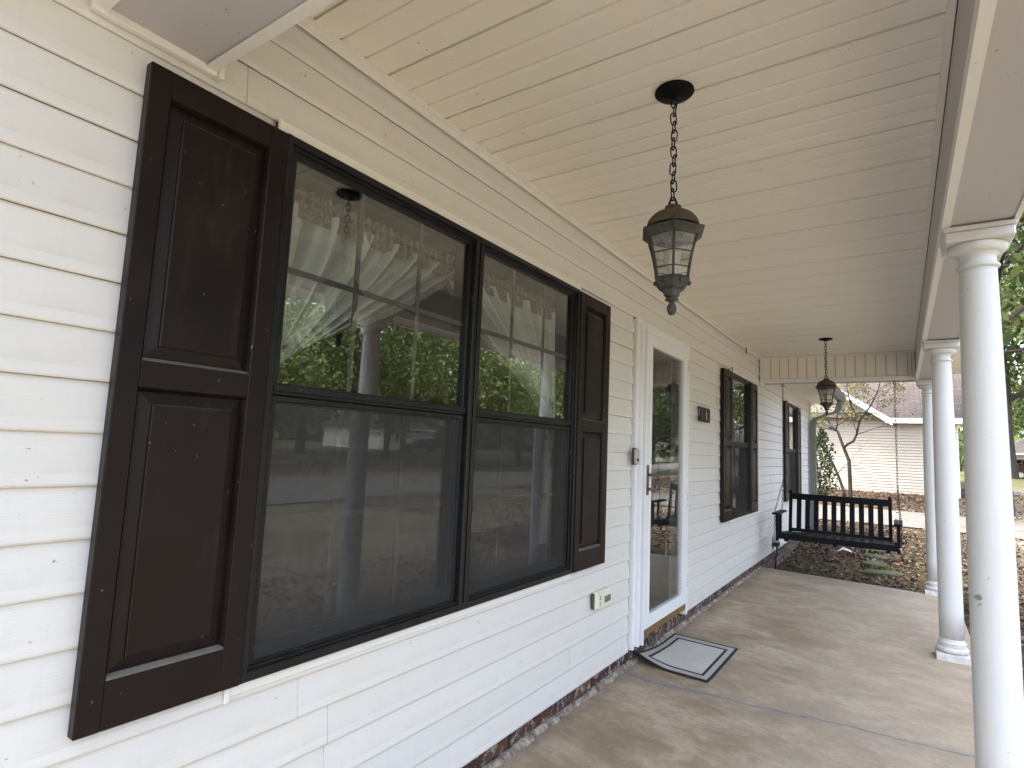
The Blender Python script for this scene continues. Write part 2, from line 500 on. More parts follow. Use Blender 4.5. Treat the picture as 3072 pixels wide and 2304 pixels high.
WHITE = M_plain("white_fascia", (0.80, 0.80, 0.77), 0.5, var=0.05)
MAROON = M_plain("maroon_paint", (0.028, 0.005, 0.006), 0.3)
CARBLK = M_plain("black_car_paint", (0.010, 0.010, 0.012), 0.2)
RUBBER = M_plain("tyre_rubber", (0.015, 0.015, 0.015), 0.8)
ALLOY = M_plain("alloy_wheel", (0.55, 0.55, 0.55), 0.3, 0.7)
REDL = M_plain("tail_lamp_red", (0.35, 0.01, 0.01), 0.25)
PAPER = M_plain("white_paper", (0.42, 0.41, 0.39), 0.8)
LEAF_OAK = M_leaf("oak_leaf", [(0.0, (0.032, 0.055, 0.016)), (0.4, (0.070, 0.105, 0.028)), (0.75, (0.125, 0.15, 0.042)), (1.0, (0.19, 0.19, 0.065))])
LEAF_YEL = M_leaf("autumn_leaf", [(0.0, (0.09, 0.12, 0.03)), (0.45, (0.17, 0.18, 0.045)), (0.8, (0.26, 0.20, 0.055)), (1.0, (0.30, 0.14, 0.04))])
LEAF_MAP = M_leaf("maple_leaf", [(0.0, (0.06, 0.10, 0.028)), (0.5, (0.12, 0.165, 0.048)), (0.85, (0.20, 0.225, 0.075)), (1.0, (0.28, 0.27, 0.11))])
LEAF_DRK = M_leaf("evergreen_leaf", [(0.0, (0.015, 0.030, 0.010)), (0.6, (0.040, 0.065, 0.020)), (1.0, (0.085, 0.11, 0.04))])
LEAF_LIT = M_leaf("fallen_leaf", [(0.0, (0.045, 0.029, 0.020)), (0.3, (0.090, 0.058, 0.039)), (0.55, (0.14, 0.095, 0.065)), (0.75, (0.19, 0.138, 0.096)), (0.9, (0.13, 0.066, 0.042)), (1.0, (0.26, 0.205, 0.155))], 0.1, 0.7)
LEAF_SHADED = M_leaf("shade_toned_litter", [(0.0, (0.018, 0.012, 0.008)), (0.5, (0.046, 0.030, 0.019)), (0.85, (0.085, 0.060, 0.040)), (1.0, (0.17, 0.135, 0.10))], 0.05, 0.75)  # leaf browns darkened to carry the house roof's shade

# ------------------------------------------------------------------ mesh helpers
class MB:
    def __init__(self):
        self.v, self.f, self.mi, self.sm, self.uv = [], [], [], [], {}

    def add(self, verts, faces, m=0, smooth=False):
        o = len(self.v)
        self.v += [tuple(p) for p in verts]
        for f in faces:
            self.f.append([i + o for i in f])
            self.mi.append(m)
            self.sm.append(smooth)
        return self

    def quad(self, a, b, c, d, m=0):
        return self.add([a, b, c, d], [(0, 1, 2, 3)], m)

    def box(self, x0, x1, y0, y1, z0, z1, m=0):
        v = [(x0, y0, z0), (x1, y0, z0), (x1, y1, z0), (x0, y1, z0), (x0, y0, z1), (x1, y0, z1), (x1, y1, z1), (x0, y1, z1)]
        return self.add(v, [(0, 3, 2, 1), (4, 5, 6, 7), (0, 1, 5, 4), (1, 2, 6, 5), (2, 3, 7, 6), (3, 0, 4, 7)], m)

    def bbox(self, x0, x1, y0, y1, z0, z1, b=0.003, m=0):
        """box with chamfered edges"""
        b = min(b, (x1 - x0) * .45, (y1 - y0) * .45, (z1 - z0) * .45)
        X, Y, Z = (x0, x1), (y0, y1), (z0, z1)
        vs, idx = [], {}
        for i in (0, 1):
            for j in (0, 1):
                for k in (0, 1):
                    sx, sy, sz = (1, -1)[i], (1, -1)[j], (1, -1)[k]
                    p = (X[i], Y[j], Z[k])
                    for a in range(3):
                        q = [p[0] + sx * b, p[1] + sy * b, p[2] + sz * b]
                        q[a] = p[a]
                        idx[(i, j, k, a)] = len(vs)
                        vs.append(tuple(q))
        fs = []
        for a in range(3):
            u, w = (a + 1) % 3, (a + 2) % 3
            for s in (0, 1):
                loop = []
                for (du, dw) in ((0, 0), (1, 0), (1, 1), (0, 1)):
                    c = [0, 0, 0]
                    c[a] = s
                    c[u] = du
                    c[w] = dw
                    loop.append(idx[(*c, a)])
                fs.append(loop if s else loop[::-1])
        for a in range(3):
            u, w = (a + 1) % 3, (a + 2) % 3
            for du in (0, 1):
                for dw in (0, 1):
                    c0 = [0, 0, 0]
                    c0[u] = du
                    c0[w] = dw
                    c1 = list(c0)
                    c1[a] = 1
                    q = [idx[(*c0, u)], idx[(*c1, u)], idx[(*c1, w)], idx[(*c0, w)]]
                    fs.append(q if du != dw else q[::-1])
        for i in (0, 1):
            for j in (0, 1):
                for k in (0, 1):
                    q = [idx[(i, j, k, 0)], idx[(i, j, k, 1)], idx[(i, j, k, 2)]]
                    fs.append(q if (i + j + k) % 2 else q[::-1])
        return self.add(vs, fs, m)

    def lathe(self, prof, cx=0, cy=0, n=24, m=0, smooth=True, cap=True, rot=0.0):
        vs, fs = [], []
        for (r, z) in prof:
            for i in range(n):
                a = 2 * PI * i / n + rot
                vs.append((cx + r * math.cos(a), cy + r * math.sin(a), z))
        for j in range(len(prof) - 1):
            for i in range(n):
                k = (i + 1) % n
                fs.append((j * n + i, j * n + k, (j + 1) * n + k, (j + 1) * n + i))
        self.add(vs, fs, m, smooth)
        if cap:
            L = len(prof) - 1
            b = len(self.v) - len(vs)
            self.f.append([b + i for i in range(n)][::-1])
            self.f.append([b + L * n + i for i in range(n)])
            self.mi += [m, m]
            self.sm += [False, False]
        return self

    def tube(self, pts, radii, n=8, m=0, smooth=True, cap=True, closed=False):
        pts = [Vector(p) for p in pts]
        if not isinstance(radii, (list, tuple)):
            radii = [radii] * len(pts)
        vs, fs = [], []
        prev = None
        N = len(pts)
        for i, p in enumerate(pts):
            if closed:
                d = pts[(i + 1) % N] - pts[i - 1]
            else:
                d = pts[min(i + 1, N - 1)] - pts[max(i - 1, 0)]
            if d.length < 1e-9:
                d = Vector((0, 0, 1))
            d.normalize()
            if prev is None:
                u = d.cross(Vector((0.13, 0.31, 0.94)))
                if u.length < 1e-3:
                    u = d.cross(Vector((1, 0, 0)))
            else:
                u = prev - d * prev.dot(d)
            u.normalize()
            prev = u
            w = d.cross(u)
            for k in range(n):
                a = 2 * PI * k / n
                q = p + (u * math.cos(a) + w * math.sin(a)) * radii[i]
                vs.append(tuple(q))
        for j in range(N if closed else N - 1):
            jj = (j + 1) % N
            for k in range(n):
                kk = (k + 1) % n
                fs.append((j * n + k, j * n + kk, jj * n + kk, jj * n + k))
        if cap and not closed:
            fs.append(tuple(range(n))[::-1])
            fs.append(tuple((N - 1) * n + k for k in range(n)))
        return self.add(vs, fs, m, smooth)

    def prism_y(self, prof, y0, y1, m=0, smooth_n=0, caps=True):
        """profile in (x,z), extruded along y"""
        n = len(prof)
        vs = [(x, y0, z) for x, z in prof] + [(x, y1, z) for x, z in prof]
        o = len(self.v)
        self.v += vs
        for i in range(n):
            k = (i + 1) % n
            self.f.append([o + i, o + k, o + n + k, o + n + i])
            self.mi.append(m)
            self.sm.append(False)
        if caps:
            self.f.append([o + i for i in range(n)][::-1])
            self.f.append([o + n + i for i in range(n)])
            self.mi += [m, m]
            self.sm += [False, False]
        return self

    def slab(self, poly, h0, h1, m=0, mtop=None):
        """polygon of (x,y) with z from h0 to h1"""
        n = len(poly)
        vs = [(x, y, h0) for x, y in poly] + [(x, y, h1) for x, y in poly]
        fs = [tuple(range(n))[::-1], tuple(range(n, 2 * n))]
        for i in range(n):
            k = (i + 1) % n
            fs.append((i, k, n + k, n + i))
        return self.add(vs, fs, m)

    def build(self, name, mats, parent=None, recalc=True):
        me = bpy.data.meshes.new(name)
        me.from_pydata(self.v, [], self.f)
        if not isinstance(mats, (list, tuple)):
            mats = [mats]
        for mm in mats:
            me.materials.append(mm)
        me.polygons.foreach_set("material_index", self.mi)
        me.polygons.foreach_set("use_smooth", self.sm)
        if recalc:
            import bmesh
            bm = bmesh.new()
            bm.from_mesh(me)
            bmesh.ops.recalc_face_normals(bm, faces=bm.faces)
            bm.to_mesh(me)
            bm.free()
        me.update()
        o = bpy.data.objects.new(name, me)
        COL.objects.link(o)
        if parent is not None:
            o.parent = parent
        return o


def tag(o, label=None, cat=None, group=None, kind=None):
    if label:
        o["label"] = label
    if cat:
        o["category"] = cat
    if group:
        o["group"] = group
    if kind:
        o["kind"] = kind
    return o


def thing(name, label, cat, loc=(0, 0, 0), rz=0.0, group=None):
    o = bpy.data.objects.new(name, None)
    COL.objects.link(o)
    o.location = loc
    o.rotation_euler = (0, 0, rz)
    o.empty_display_size = 0.2
    return tag(o, label, cat, group)


def copy_tree(o, parent=None):
    c = o.copy()
    COL.objects.link(c)
    if parent is not None:
        c.parent = parent
    for ch in list(o.children):
        copy_tree(ch, c)
    return c


def obj_of(name, mesh, parent=None, loc=(0, 0, 0)):
    o = bpy.data.objects.new(name, mesh)
    COL.objects.link(o)
    o.parent = parent
    o.location = loc
    return o


def leaf_mesh(name, P, size, mat, flat=0.0, parent=None, aspect=0.6, normals=None):
    """one mesh of many small leaf faces, each a bent two-triangle diamond"""
    n = len(P)
    size = np.broadcast_to(np.asarray(size, float), (n,))
    N = RNG.normal(size=(n, 3))
    N[:, 2] = N[:, 2] * (1 - flat) + flat * 3.0
    if normals is not None:
        N = N * 0.6 + normals
    N /= np.linalg.norm(N, axis=1)[:, None] + 1e-9
    T = np.cross(N, RNG.normal(size=(n, 3)))
    T /= np.linalg.norm(T, axis=1)[:, None] + 1e-9
    B = np.cross(N, T)
    s = size[:, None]
    bend = RNG.uniform(-0.25, 0.25, (n, 1))
    a = P - T * s
    b = P + B * s * aspect + N * s * bend
    c = P + T * s
    d = P - B * s * aspect + N * s * bend
    V = np.stack([a, b, c, d], 1).reshape(-1, 3)
    me = bpy.data.meshes.new(name)
    me.vertices.add(4 * n)
    me.vertices.foreach_set("co", V.ravel())
    me.loops.add(4 * n)
    me.loops.foreach_set("vertex_index", np.arange(4 * n, dtype=np.int32))
    me.polygons.add(n)
    me.polygons.foreach_set("loop_start", np.arange(0, 4 * n, 4, dtype=np.int32))
    me.polygons.foreach_set("loop_total", np.full(n, 4, dtype=np.int32))
    me.materials.append(mat)
    me.update(calc_edges=True)
    me.validate()
    o = bpy.data.objects.new(name, me)
    COL.objects.link(o)
    if parent is not None:
        o.parent = parent
    return o


def lerp_tab(x, tab):
    return np.interp(x, [a for a, _ in tab], [b for _, b in tab])


GY = [(-40, -0.25), (7, -0.24), (9, -0.20), (11, -0.12), (14, 0.0), (20, 0.22), (24.5, 0.29), (34, 0.55), (50, 0.80), (66, 0.62), (100, 0.7), (140, 0.7)]
GX = [(-60, 0), (2, 0), (12, -0.22), (22, -0.26), (45, 0.40), (70, 0.9), (140, 1.4)]


def gz(x, y):
    w = np.interp(x, [6, 14], [1, 0.0]) * np.interp(y, [30, 45], [1, 1])
    w2 = np.clip(np.interp(y, [28, 45], [0, 1]), 0, 1)
    ww = np.maximum(w, w2 * np.interp(x, [14, 22], [1, 0]))
    return lerp_tab(y, GY) * ww + (1 - ww) * -0.22 + lerp_tab(x, GX)


def ground_sheet(name, xs, ys, mat, dz=0.0, bumpy=0.0):
    xs, ys = np.asarray(xs, float), np.asarray(ys, float)
    X, Y = np.meshgrid(xs, ys)
    Z = gz(X, Y) + dz
    if bumpy:
        Z = Z + bumpy * (np.sin(X * 1.7 + Y * .9) * np.sin(Y * 1.3 - X * .4)) 
    nx, ny = len(xs), len(ys)
    V = np.stack([X, Y, Z], -1).reshape(-1, 3)
    F = [(j * nx + i, j * nx + i + 1, (j + 1) * nx + i + 1, (j + 1) * nx + i) for j in range(ny - 1) for i in range(nx - 1)]
    mb = MB()
    mb.add(V.tolist(), F, 0, True)
    o = mb.build(name, mat, None, False)
    return tag(o, kind="structure")


# ------------------------------------------------------------------ the setting
FLX0, FLX1, FLY0, FLY1 = -0.06, 1.90, -1.6, 7.84


def fz(x):
    return -0.02 * x


def build_floor():
    mb = MB()
    nx, ny = 10, 40
    xs = np.linspace(FLX0, FLX1, nx)
    ys = np.linspace(FLY0, FLY1, ny)
    V = [(x, y, fz(x)) for y in ys for x in xs]
    F = [(j * nx + i, j * nx + i + 1, (j + 1) * nx + i + 1, (j + 1) * nx + i) for j in range(ny - 1) for i in range(nx - 1)]
    mb.add(V, F)
    b = -0.45
    mb.quad((FLX0, FLY1, fz(FLX0)), (FLX1, FLY1, fz(FLX1)), (FLX1, FLY1, b), (FLX0, FLY1, b))
    mb.quad((FLX1, FLY0, fz(FLX1)), (FLX1, FLY1, fz(FLX1)), (FLX1, FLY1, b), (FLX1, FLY0, b))
    mb.quad((FLX0, FLY0, fz(FLX0)), (FLX1, FLY0, fz(FLX1)), (FLX1, FLY0, b), (FLX0, FLY0, b))
    return tag(mb.build("porch_floor", FLOOR, None, False), kind="structure")


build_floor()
gx = np.concatenate([np.linspace(-300, -20, 8), np.linspace(-16, 26, 64), np.linspace(30, 90, 16), np.linspace(110, 300, 6)])
gy_ = np.concatenate([np.linspace(-300, -20, 8), np.linspace(-16, 36, 80), np.linspace(40, 110, 18), np.linspace(140, 400, 6)])
ground_sheet("ground", gx, gy_, GROUND, 0.0, 0.012)
ground_sheet("driveway", np.linspace(-9, 12, 40), np.linspace(14.6, 17.6, 8), CONC, 0.03)
ground_sheet("road", np.linspace(12, 21, 10), np.concatenate([np.linspace(-60, 60, 61), np.linspace(64, 140, 12)]), ASPH, 0.03)
ground_sheet("pavement", np.linspace(4.2, 11.9, 10), np.linspace(28.2, 31.5, 6), ASPH, 0.03)

# ------------------------------------------------------------------ the house
H = thing("house", "white vinyl sided house with columned front porch and dark brown shutters", "house")
ZC = 2.614
ZB0, CH = 0.7752, 0.1143
W1 = (0.915, 2.745)
W2 = (6.19, 7.07)
W3 = (9.84, 10.72)
WZ0, WZ1 = 0.712, 2.227
D0, D1, DZ0, DZ1 = 3.605, 4.69, 0.09, 2.253
WALL_END = 12.5
WALL_START = -4.0
BEAM0 = (0.44, 0.69)       # near cross beam
BEAM1 = (7.75, 7.97)       # far cross beam
BX0, BX1, BZ = 1.6257, 1.855, 2.287

# siding boards, course by course, cut round the openings
def openings():
    for (a, b) in (W1, W2, W3):
        yield (a - 0.016, b + 0.016, WZ0 - 0.030, WZ1 + 0.030)
    yield (D0 - 0.014, D1 + 0.004, 0.0, DZ1 + 0.006)


OPEN = list(openings())
PROF = [(-0.0115, 0.1143), (-0.0095, 0.100), (-0.0062, 0.070), (-0.0035, 0.040), (-0.0012, 0.018), (0.0, 0.008), (-0.0008, 0.0015), (-0.003, 0.0), (-0.0105, 0.001)]


def siding_board(y0, y1, k, z_lo=None, z_hi=None, dx=0.0):
    zb = ZB0 + CH * k
    rr = random.Random(k * 131 + int(y0 * 97))
    ph, amp = rr.uniform(0, 6), rr.uniform(0.0002, 0.0009)
    top = min(zb + CH, z_hi) if z_hi else zb + CH
    prof = []
    for (x, z) in PROF:
        zz = zb + z
        if zz > top:
            zz = top
        if z_lo is not None and zz < z_lo:
            zz = z_lo
        prof.append((x, zz))
    n = max(1, int((y1 - y0) / 0.35))
    ys = [y0 + (y1 - y0) * i / n for i in range(n + 1)]
    np_ = len(prof)
    vs = []
    for y in ys:
        w = amp * math.sin(y * 1.9 + ph)
        for (x, z) in prof:
            vs.append((x + dx + (w if x > -0.012 else 0), y, z + w * 0.5))
    fs, mb = [], MB()
    front = []
    for i in range(n):
        for j in range(np_ - 1):
            front.append((i * np_ + j, i * np_ + j + 1, (i + 1) * np_ + j + 1, (i + 1) * np_ + j))
    mb.add(vs, front, 0, True)
    mb.add([vs[j] for j in range(np_)], [tuple(range(np_))])
    mb.add([vs[n * np_ + j] for j in range(np_)], [tuple(range(np_))])
    o = mb.build("siding_board", VINYL, H, True)
    return o


def cut(y0, y1, z0, z1):
    """spans of [y0,y1] left after openings that cover this course"""
    spans = [(y0, y1)]
    for (a, b, c, d) in OPEN:
        if d <= z0 + 0.02 or c >= z1 - 0.02:
            continue
        nx = []
        for (s, e) in spans:
            if b <= s or a >= e:
                nx.append((s, e))
                continue
            if s < a:
                nx.append((s, a))
            if e > b:
                nx.append((b, e))
        spans = nx
    return spans


rs = random.Random(5)
fixed_joint = {-3: 1.24, -4: 1.235, 13: 0.80, -1: None}
for k in range(-6, 17):
    zb = ZB0 + CH * k
    if zb > ZC - 0.02:
        break
    zt = zb + CH
    for (s, e) in cut(WALL_START, WALL_END - 0.02, zb, zt):
        js = [s]
        p = s
        if fixed_joint.get(k) and s < fixed_joint[k] < e:
            js.append(fixed_joint[k])
            p = fixed_joint[k]
        else:
            p = s + rs.uniform(1.4, 3.6)
            if p < e - 0.5:
                js.append(p)
            else:
                p = s
        while p + 3.66 < e - 0.4:
            p += 3.66
            js.append(p)
        js.append(e)
        for i in range(len(js) - 1):
            # does an opening clip the lower or upper part of this course here?
            zlo = zhi = None
            for (a, b, c, d) in OPEN:
                if js[i] < b - 0.01 and js[i + 1] > a + 0.01:
                    if c < zb + 0.02 and zb < d <= zb + 0.02 + 1e-6:
                        zlo = d
                    if zt - 0.02 <= c < zt:
                        zhi = c
            siding_board(js[i] + (0.0012 if i else 0), js[i + 1], k, zlo, min(zt, ZC - 0.004) if zhi is None else zhi, dx=0.0008 * (i % 2))

# notched boards below each window, up to the sill channel
for (a, b, c, d) in OPEN:
    for k in range(-6, 17):
        zb = ZB0 + CH * k
        if zb + 0.012 < c < zb + CH - 0.02:
            siding_board(a + 0.0012, b - 0.0012, k, None, c + 0.012)

# sheathing behind the boards, with real openings
mb = MB()
ys = sorted({WALL_START, WALL_END} | {v for o in OPEN for v in (o[0] + .012, o[1] - .012)})
zs = sorted({0.0, ZC + .1} | {v for o in OPEN for v in (max(0.0, o[2] + .012), o[3] - .012)})
for i in range(len(ys) - 1):
    for j in range(len(zs) - 1):
        cy, cz = (ys[i] + ys[i + 1]) / 2, (zs[j] + zs[j + 1]) / 2
        if any(o[0] < cy < o[1] and o[2] < cz < o[3] for o in OPEN):
            continue
        mb.box(-0.13, -0.018, ys[i], ys[i + 1], zs[j], zs[j + 1])
mb.build("wall", PLASTK, H, False)
# room shell
mb = MB()
for (a, b) in ((-3.9, 3.3), (3.36, 5.2), (5.26, 8.4), (8.46, 12.4)):
    mb.quad((-4.2, a, .16), (-.131, a, .16), (-.131, b, .16), (-4.2, b, .16), 1)
    mb.quad((-4.2, a, 2.55), (-.131, a, 2.55), (-.131, b, 2.55), (-4.2, b, 2.55))
    mb.quad((-4.2, a, .16), (-4.2, b, .16), (-4.2, b, 2.55), (-4.2, a, 2.55))
    mb.quad((-4.2, a, .16), (-.131, a, .16), (-.131, a, 2.55), (-4.2, a, 2.55))
    mb.quad((-4.2, b, .16), (-.131, b, .16), (-.131, b, 2.55), (-4.2, b, 2.55))
mb.box(-8.4, -4.3, -3.9, 12.4, .1, 2.6)
mb.build("interior_room", [INWALL, INFLOOR], H, False)

# ceiling panels: each panel is three narrow faces with a shallow V between
PW = 0.3048


def panel_profile(w=PW):
    """(y, dz) points across one panel"""
    f = w / 3
    pts = [(0.0012, 0.014), (0.0014, 0.0)]
    for i in (1, 2):
        pts += [(f * i - 0.009, 0.0), (f * i - 0.0015, 0.0105), (f * i + 0.0015, 0.0105), (f * i + 0.003, 0.0030)]
        pts += [(f * i + 0.016, 0.0)]
    pts += [(w - 0.012, 0.0), (w - 0.0024, 0.005), (w - 0.0022, 0.014)]
    return pts


def ceiling_panel_mesh():
    mb = MB()
    pp = panel_profile()
    x0, x1 = 0.024, BX0 - 0.012
    nxs = 6
    vs = []
    for i in range(nxs):
        x = x0 + (x1 - x0) * i / (nxs - 1)
        sag = 0.0012 * math.sin(PI * i / (nxs - 1))
        vs += [(x, y, ZC + dz - sag) for (y, dz) in pp]
    n = len(pp)
    fs = [(i * n + j, i * n + j + 1, (i + 1) * n + j + 1, (i + 1) * n + j) for i in range(nxs - 1) for j in range(n - 1)]
    mb.add(vs, fs)
    o = mb.build("ceiling_panel", VINYL_CEIL, H, False)
    o.data.name = "ceiling_panel"
    return o


cp = ceiling_panel_mesh()
y = 1.8829 - PW * 4
first = True
while y < BEAM1[0] - 0.02:
    if first:
        cp.location.y = y
        first = False
    else:
        obj_of("ceiling_panel", cp.data, H, (0, y, random.uniform(-0.0012, 0.0012)))
    y += PW
MB().box(0.0, BX1 - .002, BEAM0[0], BEAM1[1] + .1, ZC + 0.02, ZC + 0.05).build("ceiling_light_block", PLASTK, H)  # unseen slab added above the panels to block light

# J channels where the ceiling meets wall and beams
mb = MB()
mb.prism_y([(0.001, ZC - 0.001), (0.001, ZC - 0.030), (0.006, ZC - 0.032), (0.010, ZC - 0.028), (0.010, ZC - 0.012), (0.030, ZC - 0.010), (0.031, ZC - 0.001)], BEAM0[1], BEAM1[0])
mb.build("ceiling_trim", TRIM, H)
mb = MB()
mb.box(BX0 - 0.024, BX0 - 0.003, BEAM0[1], BEAM1[0], ZC - 0.012, ZC - 0.001)
mb.build("ceiling_trim", VINYL_CEIL, H)

# outer beam: inner face, wrapped corner, soffit, outer face
def beam_run(y0, y1):
    mb = MB()
    mb.box(BX0, BX1, y0, y1, BZ + 0.006, ZC - 0.008)
    o = mb.build("porch_beam", COIL, H)
    mb = MB()
    mb.prism_y([(BX0 - 0.004, BZ + 0.052), (BX0 - 0.004, BZ), (BX0 + 0.024, BZ), (BX0 + 0.024, BZ + 0.004), (BX0 - 0.001, BZ + 0.004), (BX0 - 0.001, BZ + 0.052)], y0, y1)
    mb.build("beam_trim", TRIM, H)
    mb = MB()
    mb.prism_y([(BX1 + 0.004, BZ + 0.052), (BX1 + 0.004, BZ), (BX1 - 0.014, BZ), (BX1 - 0.014, BZ + 0.004), (BX1 + 0.001, BZ + 0.004), (BX1 + 0.001, BZ + 0.052)], y0, y1)
    mb.build("beam_trim", TRIM, H)


beam_run(BEAM0[0], BEAM1[1])


def prism_x(mb, prof, x0, x1, m=0):
    n = len(prof)
    vs = [(x0, yy, zz) for yy, zz in prof] + [(x1, yy, zz) for yy, zz in prof]
    fs = [(i, (i + 1) % n, n + (i + 1) % n, n + i) for i in range(n)] + [tuple(range(n))[::-1], tuple(range(n, 2 * n))]
    mb.add(vs, fs, m)


def cross_beam(y0, y1, face_sign):
    """beam from wall to outer beam, its porch face clad in upright strips"""
    mb = MB()
    mb.box(0.004, BX0 - 0.006, y0 + 0.006, y1 - 0.006, BZ + 0.008, ZC + 0.002)
    mb.build("cross_beam", COIL, H)
    yf = y0 if face_sign < 0 else y1
    s = face_sign
    w = PW / 3
    strips = MB()
    x = 0.034
    i = 0
    proto = None
    while x < BX0 - 0.03:
        xe = min(x + w, BX0 - 0.03)
        m2 = MB()
        yo = yf + s * 0.001
        prof = [(0, -0.014 * s), (0.001, 0), (xe - x - 0.012, 0), (xe - x - 0.008, -0.012 * s), (xe - x, -0.012 * s), (xe - x, -0.014 * s)]
        vs = [(x + a, yo + b, BZ + 0.05) for a, b in prof] + [(x + a, yo + b, ZC - 0.022) for a, b in prof]
        n = len(prof)
        m2.add(vs, [(j, (j + 1) % n, n + (j + 1) % n, n + j) for j in range(n)] + [tuple(range(n))[::-1], tuple(range(n, 2 * n))])
        m2.build("frieze_panel", VINYL_FRZ, H)
        x = xe
    mb = MB()
    a, b = sorted((yf, yf + s * 0.010))
    mb.box(0.006, 0.034, a, b, BZ + 0.046, ZC - 0.022)
    mb.box(0.006, BX0 - 0.008, a, b, ZC - 0.022, ZC - 0.002)
    mb.box(BX0 - 0.030, BX0 - 0.008, a, b, BZ + 0.046, ZC - 0.022)
    mb.build("frieze_trim", TRIM, H)
    for ss, yy in ((-1, y0), (1, y1)):
        mb = MB()
        prism_x(mb, [(yy + ss * 0.012, BZ + 0.046), (yy + ss * 0.012, BZ), (yy - ss * 0.016, BZ), (yy - ss * 0.016, BZ + 0.004), (yy + ss * 0.008, BZ + 0.004), (yy + ss * 0.008, BZ + 0.046)], 0.020, BX0 - 0.006)
        mb.build("beam_trim", TRIM, H)
    # end trim at the wall
    mb = MB()
    mb.bbox(0.001, 0.022, y0 - 0.014, y1 + 0.016, BZ - 0.010, BZ + 0.040, 0.002)
    mb.build("beam_trim", TRIM, H)
    mb = MB()
    mb.bbox(0.001, 0.030, y1 + 0.0165, y1 + 0.030, BZ - 0.014, BZ + 0.030, 0.002)
    mb.build("beam_trim", TRIM, H)


cross_beam(BEAM0[0], BEAM0[1], 1)
cross_beam(BEAM1[0], BEAM1[1], -1)
MB().box(0.004, BX0 - .006, BEAM0[0] - .010, BEAM0[0] + .004, BZ + .05, ZC + .1).build("cross_beam", TRIM, H)

# eave soffits, fascia and gutter beyond both ends of the porch
EZ = 2.453
for (a, b) in ((BEAM1[1] + 0.014, 12.80), (-4.0, BEAM0[0] - 0.016)):
    mb = MB()
    yy = a
    while yy < b - 0.02:
        ye = min(yy + 0.1016, b)
        m2 = MB()
        m2.box(0.032, 0.468, yy + 0.0015, ye - 0.0015, EZ, EZ + 0.012)
        m2.build("eave_panel", VINYL_CEIL, H)
        yy = ye
    mb = MB()
    mb.box(0.002, 0.030, a, b, EZ - 0.012, EZ + 0.020)
    mb.build("eave_trim", TRIM, H)
    mb = MB()
    mb.box(0.470, 0.490, a, b, EZ - 0.035, EZ + 0.14)
    mb.build("fascia", WHITE, H)
    mb = MB()
    mb.prism_y([(0.492, EZ + 0.13), (0.492, EZ + 0.01), (0.560, EZ + 0.01), (0.600, EZ + 0.055), (0.605, EZ + 0.13), (0.597, EZ + 0.13), (0.594, EZ + 0.06), (0.556, EZ + 0.018), (0.500, EZ + 0.018), (0.500, EZ + 0.13)], a, b + .02)
    mb.build("gutter", DSP, H)

# roof: main ridge along the house, front gable over the porch
def roof_quad(mb, p, m=0):
    mb.add(p, [(0, 1, 2, 3)], m)


def uv_planar(o):
    me = o.data
    uv = me.uv_layers.new(name="UVMap")
    for poly in me.polygons:
        n = poly.normal
        u = Vector((0, 0, 1)).cross(n)
        if u.length < 1e-4:
            u = Vector((1, 0, 0))
        u.normalize()
        v = n.cross(u)
        for li in poly.loop_indices:
            co = me.vertices[me.loops[li].vertex_index].co
            uv.data[li].uv = (co.dot(u), co.dot(v))


mb = MB()
RX, RZ = -4.3, EZ + 0.15 + 4.9 * 0.42
for (a, b) in ((BEAM1[1] + 0.4, 12.9), (-4.2, 0.2), (0.2, BEAM1[1] + .4)):
    xe = 0.6 if not (a == 0.2) else -0.1
    ze = EZ + 0.15 + (0.6 - xe) * 0.42
    mb.add([(xe, a, ze), (xe, b, ze), (RX, b, RZ), (RX, a, RZ)], [(0, 1, 2, 3)])
    mb.add([(RX, a, RZ), (RX, b, RZ), (-9.2, b, EZ + .15), (-9.2, a, EZ + .15)], [(0, 1, 2, 3)])
# front gable
GYC, GXE = 4.2, 2.22
GSL = 0.40
def gable_z(yv, lift=0.0):
    return 2.40 + (4.0 - abs(yv - GYC)) * GSL + lift
for sgn in (-1, 1):
    yo = GYC + sgn * 4.02
    mb.add([(GXE, yo, gable_z(yo, .06)), (GXE, GYC, gable_z(GYC, .06)), (-2.6, GYC, gable_z(GYC, .06)), (-2.6, yo, gable_z(yo, .06))], [(0, 1, 2, 3)])
ro = mb.build("roof", SHIN1, H)
uv_planar(ro)
